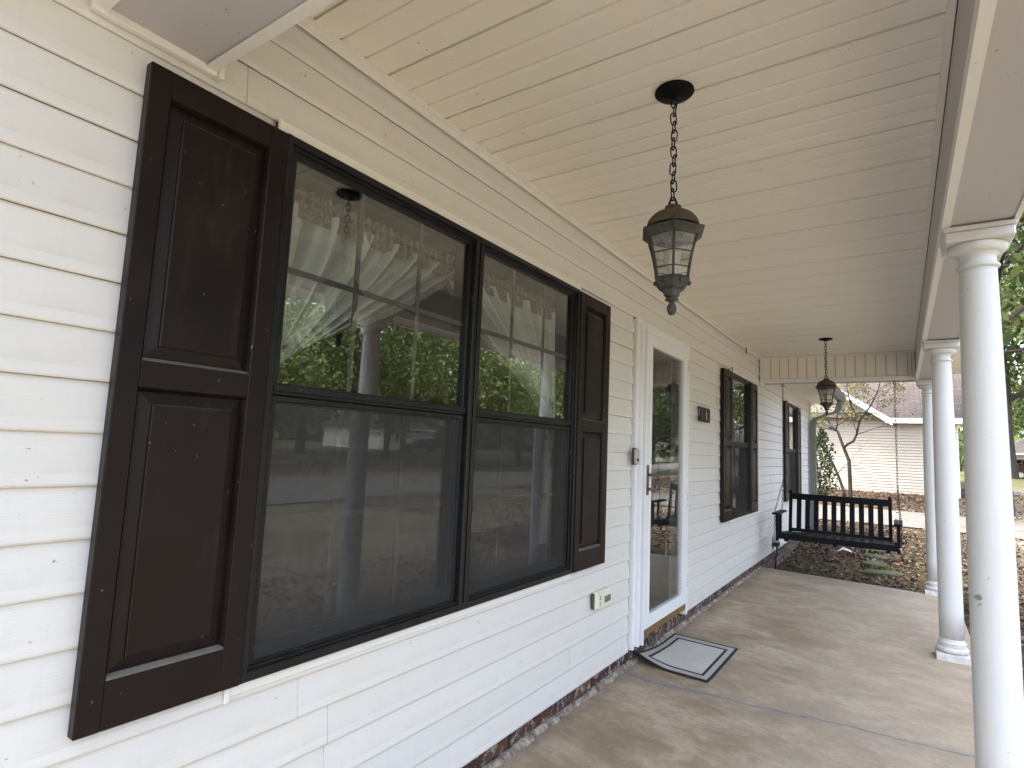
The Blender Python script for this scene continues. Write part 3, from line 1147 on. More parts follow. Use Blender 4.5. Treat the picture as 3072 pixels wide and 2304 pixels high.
# gable wall, rake soffit in short panels, black shingle edge
mb = MB()
mb.add([(BX1 + .002, GYC - 4.0, 2.34), (BX1 + .002, GYC + 4.0, 2.34), (BX1 + .002, GYC + 4.0, 2.40), (BX1 + .002, GYC, gable_z(GYC)), (BX1 + .002, GYC - 4.0, 2.40)], [(0, 1, 2, 3, 4)])
mb.build("gable_wall", VINYL, H)
for sgn in (-1, 1):
    n = 26
    for i in range(n):
        ya, yb = GYC + sgn * 4.0 * i / n, GYC + sgn * 4.0 * (i + 0.97) / n
        m2 = MB()
        za, zb_ = gable_z(ya, -0.01), gable_z(yb, -0.01)
        vs = [(BX1 + .006, ya, za), (GXE - .03, ya, za), (GXE - .03, yb, zb_), (BX1 + .006, yb, zb_)]
        vs += [(x, yy, z + 0.012) for x, yy, z in vs]
        m2.add(vs, [(0, 1, 2, 3), (4, 5, 6, 7), (0, 1, 5, 4), (1, 2, 6, 5), (2, 3, 7, 6), (3, 0, 4, 7)])
        m2.build("rake_panel", VINYL_CEIL, H)
    m2 = MB()
    ya, yb = GYC, GYC + sgn * 4.05
    vs = []
    for (yy) in (ya, yb):
        z = gable_z(yy)
        vs += [(GXE - .03, yy, z - .04), (GXE + .02, yy, z - .04), (GXE + .02, yy, z + .075), (GXE - .03, yy, z + .075)]
    m2.add(vs, [(0, 1, 2, 3), (4, 5, 6, 7), (0, 1, 5, 4), (1, 2, 6, 5), (2, 3, 7, 6), (3, 0, 4, 7)])
    m2.build("rake_edge", DRIP, H)

# wall corner post and downspout
MB().bbox(-0.14, 0.022, WALL_END - 0.018, WALL_END + 0.09, 0.07, EZ - 0.014, 0.003).build("corner_post", VINYL, H)
MB().box(-0.13, -0.02, WALL_END + .09, WALL_END + .1, -.3, EZ).box(-9.0, -0.02, WALL_END + .02, WALL_END + .09, -.3, 5.0 - .9).build("side_wall", VINYL, H)
mb = MB()
def rect_tube(mb, pts, wx, wy):
    vs = []
    for (x, yv, z) in pts:
        vs += [(x - wx, yv - wy, z), (x + wx, yv - wy, z), (x + wx, yv + wy, z), (x - wx, yv + wy, z)]
    fs = []
    for i in range(len(pts) - 1):
        for k in range(4):
            kk = (k + 1) % 4
            fs.append((i * 4 + k, i * 4 + kk, i * 4 + 4 + kk, i * 4 + 4 + k))
    fs += [(0, 1, 2, 3), tuple(len(pts) * 4 - 4 + k for k in range(4))]
    mb.add(vs, fs)
rect_tube(mb, [(0.52, 12.36, EZ + .01), (0.52, 12.36, 2.34), (0.49, 12.36, 2.27), (0.14, 12.36, 2.14), (0.085, 12.36, 2.08), (0.075, 12.36, 1.95), (0.075, 12.36, 0.0), (0.10, 12.34, -.12)], 0.050, 0.060)
dsp = mb.build("downspout", DSP, H)
for z in (0.5, 1.7):
    MB().box(0.022, 0.130, 12.295, 12.425, z, z + .025).build("strap", DSP, dsp)

# foundation: mortar backing, bricks one by one
MB().box(-0.10, -0.022, WALL_START, WALL_END + 0.06, -0.45, 0.088).build("foundation", MORTAR, H, False)
rb = random.Random(3)


def brick(y0, z0, L=0.196, hh=0.058):
    m2 = MB()
    j = rb.uniform(-0.003, 0.003)
    m2.bbox(-0.06, -0.012 + j, y0, y0 + L, z0, z0 + hh + rb.uniform(-0.002, 0.002), 0.004)
    return m2.build("brick", BRICK, H)


for c in range(0, 6):
    z0 = 0.024 - 0.068 * c
    y0 = (-0.4 if c == 0 else 7.86) + (0.1 if c % 2 else 0)
    while y0 < WALL_END - 0.1:
        if z0 + .06 > float(gz(0, y0)) - .02 or y0 < 7.86:
            brick(y0, z0)
        y0 += 0.206
# rough mortar bed along the floor
mb = MB()
rr = random.Random(8)
ys_ = np.linspace(-0.5, 7.83, 160)
vs = []
for yv in ys_:
    d = rr.uniform(0.0, 0.014)
    vs += [(-0.03, yv, 0.020 + rr.uniform(-.006, .008)), (-0.006 + d * .5, yv, 0.014 + rr.uniform(-.006, .006)), (0.004 + d, yv, fz(0) - 0.001)]
fs = []
for i in range(len(ys_) - 1):
    for j in range(2):
        fs.append((i * 3 + j, i * 3 + j + 1, i * 3 + 4 + j, i * 3 + 3 + j))
mb.add(vs, fs)
mb.build("mortar_bed", MORTAR, H, False)

# ------------------------------------------------------------------ windows
XF = 0.030          # frame face


def frame_ring(mb, y0, y1, z0, z1, w, xa, xb, wb=None, wt=None, m=0, b=0.0025):
    wb = wb or w
    wt = wt or w
    mb.bbox(xa, xb, y0, y0 + w, z0, z1, b, m)
    mb.bbox(xa, xb, y1 - w, y1, z0, z1, b, m)
    mb.bbox(xa, xb - 0.0006, y0 + w - 0.001, y1 - w + 0.001, z1 - wt, z1, b, m)
    mb.bbox(xa, xb - 0.0006, y0 + w - 0.001, y1 - w + 0.001, z0, z0 + wb, b, m)


ZM = 1.490          # middle of meeting rail


def sash_unit(win, y0, y1):
    """double hung unit: upper sash proud, lower sash behind an insect screen"""
    up = MB()
    frame_ring(up, y0, y1, ZM - 0.016, WZ1 - 0.022, 0.020, -0.020, 0.010, 0.034, 0.022)
    up.bbox(0.0085, 0.017, y0 + 0.004, y1 - 0.004, ZM - 0.006, ZM + 0.012, 0.002)
    up.build("upper_sash", BLACKAL, win)
    ug = MB()
    ug.box(-0.0085, -0.0055, y0 + 0.019, y1 - 0.019, ZM + 0.016, WZ1 - 0.043)
    ug.build("glass_pane", GLASS, win)
    lo = MB()
    frame_ring(lo, y0, y1, WZ0 + 0.030, ZM - 0.010, 0.028, -0.050, -0.023, 0.045, 0.030)
    lo.build("lower_sash", BLACKAL, win)
    lg = MB()
    lg.box(-0.0385, -0.0355, y0 + 0.027, y1 - 0.027, WZ0 + 0.074, ZM - 0.039)
    lg.build("glass_pane", GLASS, win)
    g = MB()
    for (za, zb, xg) in ((ZM + 0.018, WZ1 - 0.044, -0.016), (WZ0 + 0.076, ZM - 0.040, -0.047)):
        for i in (1, 2):
            yc = y0 + (y1 - y0) * i / 3
            g.box(xg, xg + 0.005, yc - 0.009, yc + 0.009, za, zb)
        zc = (za + zb) / 2
        g.box(xg - 0.001, xg + 0.004, y0 + 0.02, y1 - 0.02, zc - 0.009, zc + 0.009)
    g.build("grille", GRILLE, win)
    sc = MB()
    frame_ring(sc, y0 + 0.002, y1 - 0.002, WZ0 + 0.024, ZM - 0.018, 0.017, -0.004, 0.008)
    sc.build("screen_frame", BLACKAL, win)
    ms = MB()
    ms.quad((0.001, y0 + 0.018, WZ0 + 0.040), (0.001, y1 - 0.018, WZ0 + 0.040), (0.001, y1 - 0.018, ZM - 0.034), (0.001, y0 + 0.018, ZM - 0.034))
    ms.build("insect_screen", SCREEN, win)


def window(y0, y1, mull=None):
    fr = MB()
    # outer frame with a stepped profile
    frame_ring(fr, y0, y1, WZ0, WZ1, 0.020, -0.09, XF, 0.026, 0.022)
    frame_ring(fr, y0 + 0.019, y1 - 0.019, WZ0 + 0.024, WZ1 - 0.021, 0.012, -0.09, 0.019, 0.010, 0.010)
    if mull:
        fr.bbox(-0.09, XF - 0.002, mull - 0.030, mull - 0.006, WZ0 + 0.02, WZ1 - 0.02, 0.003)
        fr.bbox(-0.09, XF - 0.004, mull + 0.006, mull + 0.030, WZ0 + 0.02, WZ1 - 0.02, 0.003)
        fr.box(-0.09, 0.012, mull - 0.007, mull + 0.007, WZ0 + 0.02, WZ1 - 0.02)
    win = fr.build("window", BLACKAL, H)
    if mull:
        sash_unit(win, y0 + 0.030, mull - 0.029)
        sash_unit(win, mull + 0.029, y1 - 0.030)
    else:
        sash_unit(win, y0 + 0.030, y1 - 0.030)
    # white receiver channels above and below
    tm = MB()
    tm.bbox(0.0005, 0.018, y0 - 0.026, y1 + 0.026, WZ1 + 0.001, WZ1 + 0.036, 0.003)
    tm.bbox(0.0005, 0.024, y0 - 0.026, y0 - 0.001, WZ1 - 0.06, WZ1 + 0.030, 0.003)
    tm.build("window_trim", TRIM, H)
    tm = MB()
    tm.bbox(0.0005, 0.0065, y0 - 0.026, y1 + 0.026, WZ0 - 0.034, WZ0 - 0.001, 0.003)
    tm.bbox(0.0005, 0.012, y0 - 0.026, y0 - 0.010, WZ0 - 0.046, WZ0 + 0.02, 0.003)
    tm.build("window_trim", TRIM, H)
    return win


window(*W1, mull=1.842)
window(*W2)
window(*W3)

# shutters: frame of stiles and rails, two raised panels as sub parts
SW, SZ0, SZ1 = 0.366, 0.713, 2.221


def shutter_meshes():
    fr = MB()
    st = 0.050
    fr.bbox(0.006, 0.035, 0, st, SZ0, SZ1, 0.0025)
    fr.bbox(0.006, 0.035, SW - st - .004, SW, SZ0, SZ1, 0.0025)
    for (a, b) in ((SZ0, 0.820), (1.454, 1.520), (2.153, SZ1)):
        fr.bbox(0.006, 0.0348, st - .001, SW - st - .003, a, b, 0.0025)
    fr.box(0.004, 0.008, 0.004, SW - .004, SZ0 + .004, SZ1 - .004)
    ps = []
    for (a, b) in ((0.8205, 1.4535), (1.5205, 2.1525)):
        m = MB()
        y0, y1 = st + 0.0003, SW - st - .0043

        def ring(ins, x):
            return [(x, y0 + ins, a + ins), (x, y1 - ins, a + ins), (x, y1 - ins, b - ins), (x, y0 + ins, b - ins)]
        rings = [ring(0, 0.0335), ring(0.004, 0.0240), ring(0.0055, 0.0165), ring(0.034, 0.0235), ring(0.0345, 0.0290), ring(0.038, 0.0305)]
        vs = [p for r in rings for p in r]
        fs = []
        for i in range(len(rings) - 1):
            for k in range(4):
                kk = (k + 1) % 4
                fs.append((i * 4 + k, i * 4 + kk, i * 4 + 4 + kk, i * 4 + 4 + k))
        L = (len(rings) - 1) * 4
        fs.append((L, L + 1, L + 2, L + 3))
        m.add(vs, fs)
        ps.append(m)
    return fr, ps


_fr, _ps = shutter_meshes()
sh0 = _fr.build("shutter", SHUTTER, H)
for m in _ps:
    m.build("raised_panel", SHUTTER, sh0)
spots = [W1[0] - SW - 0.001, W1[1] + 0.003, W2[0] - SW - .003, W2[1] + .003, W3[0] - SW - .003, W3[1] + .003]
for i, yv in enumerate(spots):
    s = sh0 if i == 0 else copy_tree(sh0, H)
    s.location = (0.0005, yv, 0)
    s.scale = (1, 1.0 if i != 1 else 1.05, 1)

# ------------------------------------------------------------------ front door
mb = MB()
for (a, b, x) in ((D0, D0 + 0.028, 0.024), (D0 + 0.031, D0 + 0.052, 0.050), (D0 + 0.057, D0 + 0.072, 0.030), (D0 + 0.0725, D0 + 0.079, 0.012), (D0 + 0.0795, D0 + 0.096, 0.060)):
    mb.bbox(-0.10, x, a, b, 0.10 if a < D0 + .02 else 0.118, DZ1 - (0 if x < .03 else .02), 0.003)
for (a, b, x) in ((D1 - 0.022, D1, 0.020), (D1 - 0.062, D1 - 0.0225, 0.046), (D1 - 0.082, D1 - 0.0625, 0.052)):
    mb.bbox(-0.10, x, a, b, 0.115, DZ1 - (0 if x < .03 else .02), 0.003)
mb.bbox(-0.10, 0.0235, D0 + .031, D1 - .023, DZ1 - 0.026, DZ1, 0.003)
mb.bbox(-0.10, 0.045, D0 + .057, D1 - .0625, DZ1 - 0.060, DZ1 - 0.0265, 0.003)
mb.bbox(-0.10, 0.052, D0 + .099, D1 - .083, DZ1 - 0.085, DZ1 - 0.0605, 0.003)
mb.build("door_trim", DOORW, H)
mb = MB()
mb.box(-0.12, -0.020, D0 + .099, D1 - .083, 0.060, 0.157)
mb.build("door_sill", MORTAR, H)
yb = D0 + .100
while yb < D1 - .14:
    m2 = MB()
    m2.bbox(-0.06, 0.004 + rs.uniform(-.003, .003), yb, yb + .060, 0.088, 0.150, .004)
    m2.build("brick", BRICK, H)
    yb += .0685
LY0, LY1 = D0 + 0.100, D1 - 0.084
LZ0, LZ1 = 0.205, DZ1 - 0.087
GY0, GY1, GZ0, GZ1 = 3.784, 4.487, 0.283, 2.096
mb = MB()
XD = 0.055
mb.bbox(0.022, XD, LY0, GY0, LZ0, LZ1, 0.003)
mb.bbox(0.022, XD, GY1, LY1, LZ0, LZ1, 0.003)
mb.bbox(0.022, XD - .0005, GY0 - .001, GY1 + .001, GZ1, LZ1, 0.003)
mb.bbox(0.022, XD - .0005, GY0 - .001, GY1 + .001, LZ0, GZ0, 0.003)
for (a, b, c, d) in ((GY0, GY0 + .010, GZ0, GZ1), (GY1 - .010, GY1, GZ0, GZ1), (GY0 + .0105, GY1 - .0105, GZ1 - .010, GZ1), (GY0 + .0105, GY1 - .0105, GZ0, GZ0 + .010)):
    mb.bbox(0.026, XD + .004, a, b, c, d, 0.002)
sd = mb.build("storm_door", DOORW, H)
MB().box(0.036, 0.040, GY0 + .008, GY1 - .008, GZ0 + .008, GZ1 - .008).build("glass_pane", DGLASS, sd)
MB().bbox(0.018, 0.050, LY0 + .004, LY1 - .002, 0.158, LZ0 - .0005, 0.003).build("kick_plate", BRASS, sd)
mb = MB()
mb.lathe([(0.0, 0.0)], n=8) if False else None
hx, hy, hz = XD, 3.726, 1.172
mb.bbox(hx, hx + .008, hy - .018, hy + .018, hz - .10, hz + .10, .006)
mb.tube([(hx + .006, hy, hz + .035), (hx + .05, hy, hz + .035), (hx + .058, hy + .02, hz + .035), (hx + .058, hy + .085, hz + .030)], [.009, .009, .009, .007], 8)
mb.tube([(hx + .006, hy + .004, hz - .06), (hx + .030, hy + .004, hz - .06)], [.011, .010], 8)
mb.bbox(hx + .028, hx + .034, hy - .006, hy + .014, hz - .075, hz - .045, .002)
mb.build("door_handle", BRONZE, sd)
for z in (0.33, 0.95, 1.52, 2.02):
    m2 = MB()
    for i in range(4):
        m2.lathe([(0.0075, z + i * .024), (0.0085, z + i * .024 + .002), (0.0085, z + i * .024 + .02), (0.0075, z + i * .024 + .022)], XD + .004, LY1 + .004, 10)
    m2.build("hinge", STEEL, sd)
mb = MB()
mb.box(-0.125, -0.085, LY0, LY1, 0.16, LZ1)
for (a, b) in ((0.32, 0.95), (1.10, 2.0)):
    for (c, d) in ((LY0 + .12, LY0 + .40), (LY0 + .48, LY1 - .12)):
        mb.bbox(-0.088, -0.078, c, d, a, b, .006)
ed = mb.build("entry_door", WOODDOOR, H)
MB().bbox(-0.084, -0.074, LY1 - .115, LY1 - .055, 0.55, 0.66, .004).build("strike_plate", ALLOY, ed)

# ------------------------------------------------------------------ columns
COLX = 1.738
col_y = [0.40, 2.86, 5.402, 7.86]
shaft = [(0.0745, 0.115), (0.0735, 0.30), (0.0725, 0.7), (0.0705, 1.2), (0.0675, 1.6), (0.0640, 1.9), (0.0610, 2.10), (0.0605, 2.135)]


def make_column():
    zf = fz(COLX)
    m = MB()
    m.lathe(shaft, 0, 0, 40)
    col = m.build("column", COLPAINT, H)
    m = MB()
    m.bbox(-0.098, 0.098, -0.098, 0.098, zf - 0.001, zf + 0.052, .003)
    m.build("plinth", COLPAINT, col)
    prof = []
    for i in range(13):
        a = -PI / 2 + PI * i / 12
        prof.append((0.078 + 0.020 * math.cos(a), zf + 0.0525 + 0.021 + 0.021 * math.sin(a)))
    prof += [(0.083, zf + .096), (0.083, zf + .108)]
    for i in range(7):
        a = -PI / 2 + PI * i / 6
        prof.append((0.077 + 0.008 * math.cos(a), zf + .118 + .009 * math.sin(a)))
    prof += [(0.0745, zf + .135), (0.0742, zf + .155)]
    m = MB()
    m.lathe(prof, 0, 0, 40)
    m.build("base_moulding", COLPAINT, col)
    # astragal ring, neck and echinus
    prof = [(0.0605, 2.130)]
    for i in range(9):
        a = -PI / 2 + PI * i / 8
        prof.append((0.0615 + 0.0095 * math.cos(a), 2.142 + 0.0085 * math.sin(a)))
    prof += [(0.0600, 2.152), (0.0598, 2.183), (0.066, 2.186), (0.068, 2.190)]
    for i in range(9):
        a = PI / 2 * i / 8
        prof.append((0.072 + 0.024 * math.sin(a), 2.216 - 0.024 * math.cos(a)))
    prof += [(0.097, 2.224), (0.093, 2.228)]
    m = MB()
    m.lathe(prof, 0, 0, 40)
    m.build("capital", COLPAINT, col)
    m = MB()
    m.bbox(-0.108, 0.108, -0.108, 0.108, 2.2285, 2.268, .006)
    m.bbox(-0.113, 0.113, -0.113, 0.113, 2.2685, BZ - 0.0005, .003)
    m.build("abacus", COLPAINT, col)
    return col


c0 = make_column()
for i, yv in enumerate(col_y):
    c = c0 if i == 0 else copy_tree(c0, H)
    c.location = (COLX, yv, 0)
    c.rotation_euler = (0, 0, 0)

    if i == 1:
        m = MB()
        for (a0, zc_, w_, h_) in ((rad(229), 0.872, .016, .012), (rad(233), 0.850, .006, .005), (rad(228), 0.842, .003, .003)):
            n_ = 9
            pr = random.Random(int(zc_ * 1000))
            vs = [((.0733 + .0004) * math.cos(a0 + w_ / .073 * math.cos(2 * PI * q / n_) * pr.uniform(.7, 1.1)), (.0733 + .0004) * math.sin(a0 + w_ / .073 * math.cos(2 * PI * q / n_) * pr.uniform(.7, 1.1)), zc_ + h_ * math.sin(2 * PI * q / n_) * pr.uniform(.7, 1.1)) for q in range(n_)]
            m.add(vs, [tuple(range(n_))])
        m.build("paint_chip", CHIP, c, False)

# ------------------------------------------------------------------ curtains behind the big window
def swag(name, label, ya, yb, side, ztop=2.105, ztie=1.47, seed=1):
    """sheer panel on a rod, pulled to one side by a tieback"""
    root = thing(name, label, "curtain", (0, 0, 0), 0, "sheer curtains in the big window")
    rr = random.Random(seed)
    nu, nv = 150, 34
    V = []
    for j in range(nv):
        v = j / (nv - 1)
        for i in range(nu):
            u = i / (nu - 1)              # 0 at the tie side, 1 at the free side
            yt = ya + (yb - ya) * u if side < 0 else yb - (yb - ya) * u
            tie = ya - 0.01 if side < 0 else yb + 0.01
            # bottom end of the thread u
            ybm = tie + (0.01 + 0.03 * u) * (1 if side < 0 else -1)
            zbm = ztie - 0.12 * (1 - u) + 0.10 * u
            zbm2 = zbm
            # hang down first, sweep across later, the free edge sags more
            sweep = v ** (1.0 + 0.55 * (1 - u) * (1 - v))
            yv = yt * (1 - sweep) + ybm * sweep
            zv = ztop * (1 - v) + zbm2 * v - 0.035 * math.sin(PI * v) * u * u
            fold = math.sin(u * 2 * PI * 7 + 0.9 * math.sin(v * 3 + seed) + .8 * math.sin(u * 9)) + 0.45 * math.sin(u * 2 * PI * 16 + 1.3 + v * 1.7 + seed)
            amp = 0.040 * (0.6 + 0.6 * math.sin(PI * min(1, v * 0.8 + .12))) * (1 - 0.45 * v)
            V.append((-0.145 + fold * amp + 0.02 * v, yv, zv))
    F = [(j * nu + i, j * nu + i + 1, (j + 1) * nu + i + 1, (j + 1) * nu + i) for j in range(nv - 1) for i in range(nu - 1)]
    m = MB()
    m.add(V, F, 0, True)
    m.build("panel", CURT, root, False)
    # gathered heading with lace
    m = MB()
    V2 = []
    for j, (z, a) in enumerate(((ztop + .055, .006), (ztop + .03, .010), (ztop + .0, .014), (ztop - .045, .016))):
        for i in range(nu):
            u = i / (nu - 1)
            yv = ya + (yb - ya) * u
            V2.append((-0.125 + a * math.sin(u * 2 * PI * 26), yv, z + .006 * math.sin(u * 2 * PI * 26 + j)))
    m.add(V2, [(j * nu + i, j * nu + i + 1, (j + 1) * nu + i + 1, (j + 1) * nu + i) for j in range(3) for i in range(nu - 1)], 0, True)
    m.build("heading", LACE, root, False)
    # lace along the free edge
    m = MB()
    V3 = []
    for j in range(nv):
        p = Vector(V[j * nu + nu - 1])
        q = Vector(V[j * nu + nu - 14])
        w = (p - q)
        w.x = 0
        if w.length > 1e-6:
            w.normalize()
        for k in range(4):
            V3.append((p.x + .006 + .004 * math.sin(j * 1.9 + k), p.y + w.y * (.016 * k - .01), p.z + w.z * (.016 * k - .01)))
    m.add(V3, [(j * 4 + k, j * 4 + k + 1, (j + 1) * 4 + k + 1, (j + 1) * 4 + k) for j in range(nv - 1) for k in range(3)], 0, True)
    m.build("lace_edge", LACE, root, False)
    # gathered tail below the tie
    m = MB()
    tie = ya if side < 0 else yb
    V4 = []
    for j in range(12):
        v = j / 11
        for i in range(24):
            u = i / 23
            yv = tie + (-.02 + (.07 + .05 * v) * u) * (1 if side < 0 else -1)
            V4.append((-0.13 + .014 * math.sin(u * 2 * PI * 4 + v), yv, ztie - 0.07 - v * (0.55)))
    m.add(V4, [(j * 24 + i, j * 24 + i + 1, (j + 1) * 24 + i + 1, (j + 1) * 24 + i) for j in range(11) for i in range(23)], 0, True)
    m.build("tail", CURT, root, False)
    m = MB()
    m.tube([(-0.15, tie - .03, ztie + .0), (-0.115, tie + (.03 if side < 0 else -.03), ztie - .035), (-0.12, tie + (.075 if side < 0 else -.075), ztie + .01)], .014, 8)
    m.build("tieback", CURT, root, False)
    return root


swag("curtain", "sheer grey curtain swept to the left side of the big window", 0.93, 1.86, -1, seed=1)
swag("curtain", "sheer grey curtain swept to the right side of the big window", 1.80, 2.74, 1, seed=4)
rod = MB()
rod.tube([(-0.125, 0.90, 2.125), (-0.125, 2.76, 2.125)], .008, 8)
tag(rod.build("curtain_rod", GRILLE), "thin curtain rod across the top of the big window", "curtain rod")

# ------------------------------------------------------------------ small fittings on the wall
pl = thing("house_number_plaque", "black metal house number plaque on the siding right of the door", "house number", (0.010, 5.19, 1.645))
m = MB()
PWD, PHT = 0.36, 0.128
for (a, b, c, d) in ((-PWD / 2, PWD / 2, 0, .010), (-PWD / 2, PWD / 2, PHT - .010, PHT), (-PWD / 2, -PWD / 2 + .010, .0105, PHT - .0105), (PWD / 2 - .010, PWD / 2, .0105, PHT - .0105)):
    m.bbox(0.004, 0.014, a, b, c, d, .002)
m.build("border", IRON, pl)
DIG = {'7': [(0, 1, 1, 1), (1, 1, .35, 0)], '0': [(0, 0, 0, 1), (0, 1, 1, 1), (1, 1, 1, 0), (1, 0, 0, 0)], '1': [(.5, 0, .5, 1), (.5, 1, .25, .85), (.2, 0, .8, 0)]}
x0 = -0.155
for ch in "7011":
    m = MB()
    w, h, t = 0.062, 0.100, 0.016
    for (a, b, c, d) in DIG[ch]:
        p = Vector((0.009, x0 + a * w, 0.014 + b * h))
        q = Vector((0.009, x0 + c * w, 0.014 + d * h))
        m.tube([p, q], t * .52, 6, smooth=False)
    m.build("numeral", NUMB, pl)
    x0 += 0.082

db = thing("doorbell", "small grey video doorbell on the white trim left of the door", "doorbell", (0.024, 3.560, 1.275), rad(-14))
m = MB()
m.bbox(0.0, 0.014, -0.026, 0.026, -0.003, 0.106, .005)
m.build("back_plate", PLASTK, db)
m = MB()
m.bbox(0.0145, 0.034, -0.020, 0.020, 0.003, 0.100, .005)
m.build("front_cover", PLASTG, db)
m = MB()
m.tube([(0.0345, 0, .03), (.037, 0, .03)], .010, 14)
m.build("button", PLASTK, db)

th = thing("wall_control", "cream plastic wall box with small display under the right end of window", "thermostat", (0.002, 3.135, 0.462))
m = MB()
m.bbox(0.0, 0.034, -0.098, 0.098, 0.0, 0.098, .010)
m.bbox(0.0335, 0.040, -0.085, 0.092, 0.008, 0.090, .004)
m.build("case", CREAM, th)
MB().bbox(0.0395, 0.0415, -0.010, 0.072, 0.030, 0.066, .001).build("display", LCD, th)
for z in (0.024, 0.038, 0.056, 0.070):
    MB().bbox(0.0395, 0.043, -0.074, -0.060, z, z + .007, .002).build("button", DSP, th)
MB().bbox(-0.002, 0.020, -0.104, -0.0985, 0.006, 0.092, .002).build("side_clip", GRILLE, th)

cb = thing("conduit", "grey utility box with black clamp and pipe at the porch end of wall", "conduit", (0.0, 8.62, 0.0))
MB().bbox(0.003, 0.06, -0.07, 0.07, 0.22, 0.30, .006).build("box", PLASTG, cb)
MB().bbox(0.008, 0.075, -0.08, 0.06, 0.165, 0.2195, .006).build("clamp", PLASTK, cb)
m = MB()
m.tube([(0.045, -.01, .17), (.045, -.01, .08), (.03, -.03, 0.0), (.03, -.05, -.32)], .013, 8)
m.build("pipe", PLASTK, cb)
for (yv, zz, L, lab) in ((6.88, 2.60, .07, "short black hook at the ceiling trim above the second window"), (6.22, 2.27, .09, "thin black wire hook hanging above the left shutter of second window")):
    m = MB()
    m.tube([(0.018, yv, zz + .012), (.022, yv, zz - L * .6), (.022, yv + .004, zz - L)], .006, 6)
    tag(m.build("wall_hook", PLASTK), lab, "hook")

# ------------------------------------------------------------------ pendant lanterns
LX = 0.842


def link_mesh(name, Lk, Wk, r, mat, n=6):
    m = MB()
    pts = []
    hs = (Lk - Wk) / 2
    for i in range(7):
        a = PI * i / 6
        pts.append((Wk / 2 * math.cos(a), 0, hs + Wk / 2 * math.sin(a)))
    for i in range(7):
        a = PI + PI * i / 6
        pts.append((Wk / 2 * math.cos(a), 0, -hs + Wk / 2 * math.sin(a)))
    m.tube(pts, r, n, closed=True)
    o = m.build(name, mat)
    me = o.data
    bpy.data.objects.remove(o)
    return me


LINK = link_mesh("chain_link", 0.043, 0.020, 0.0024, LCHAIN)


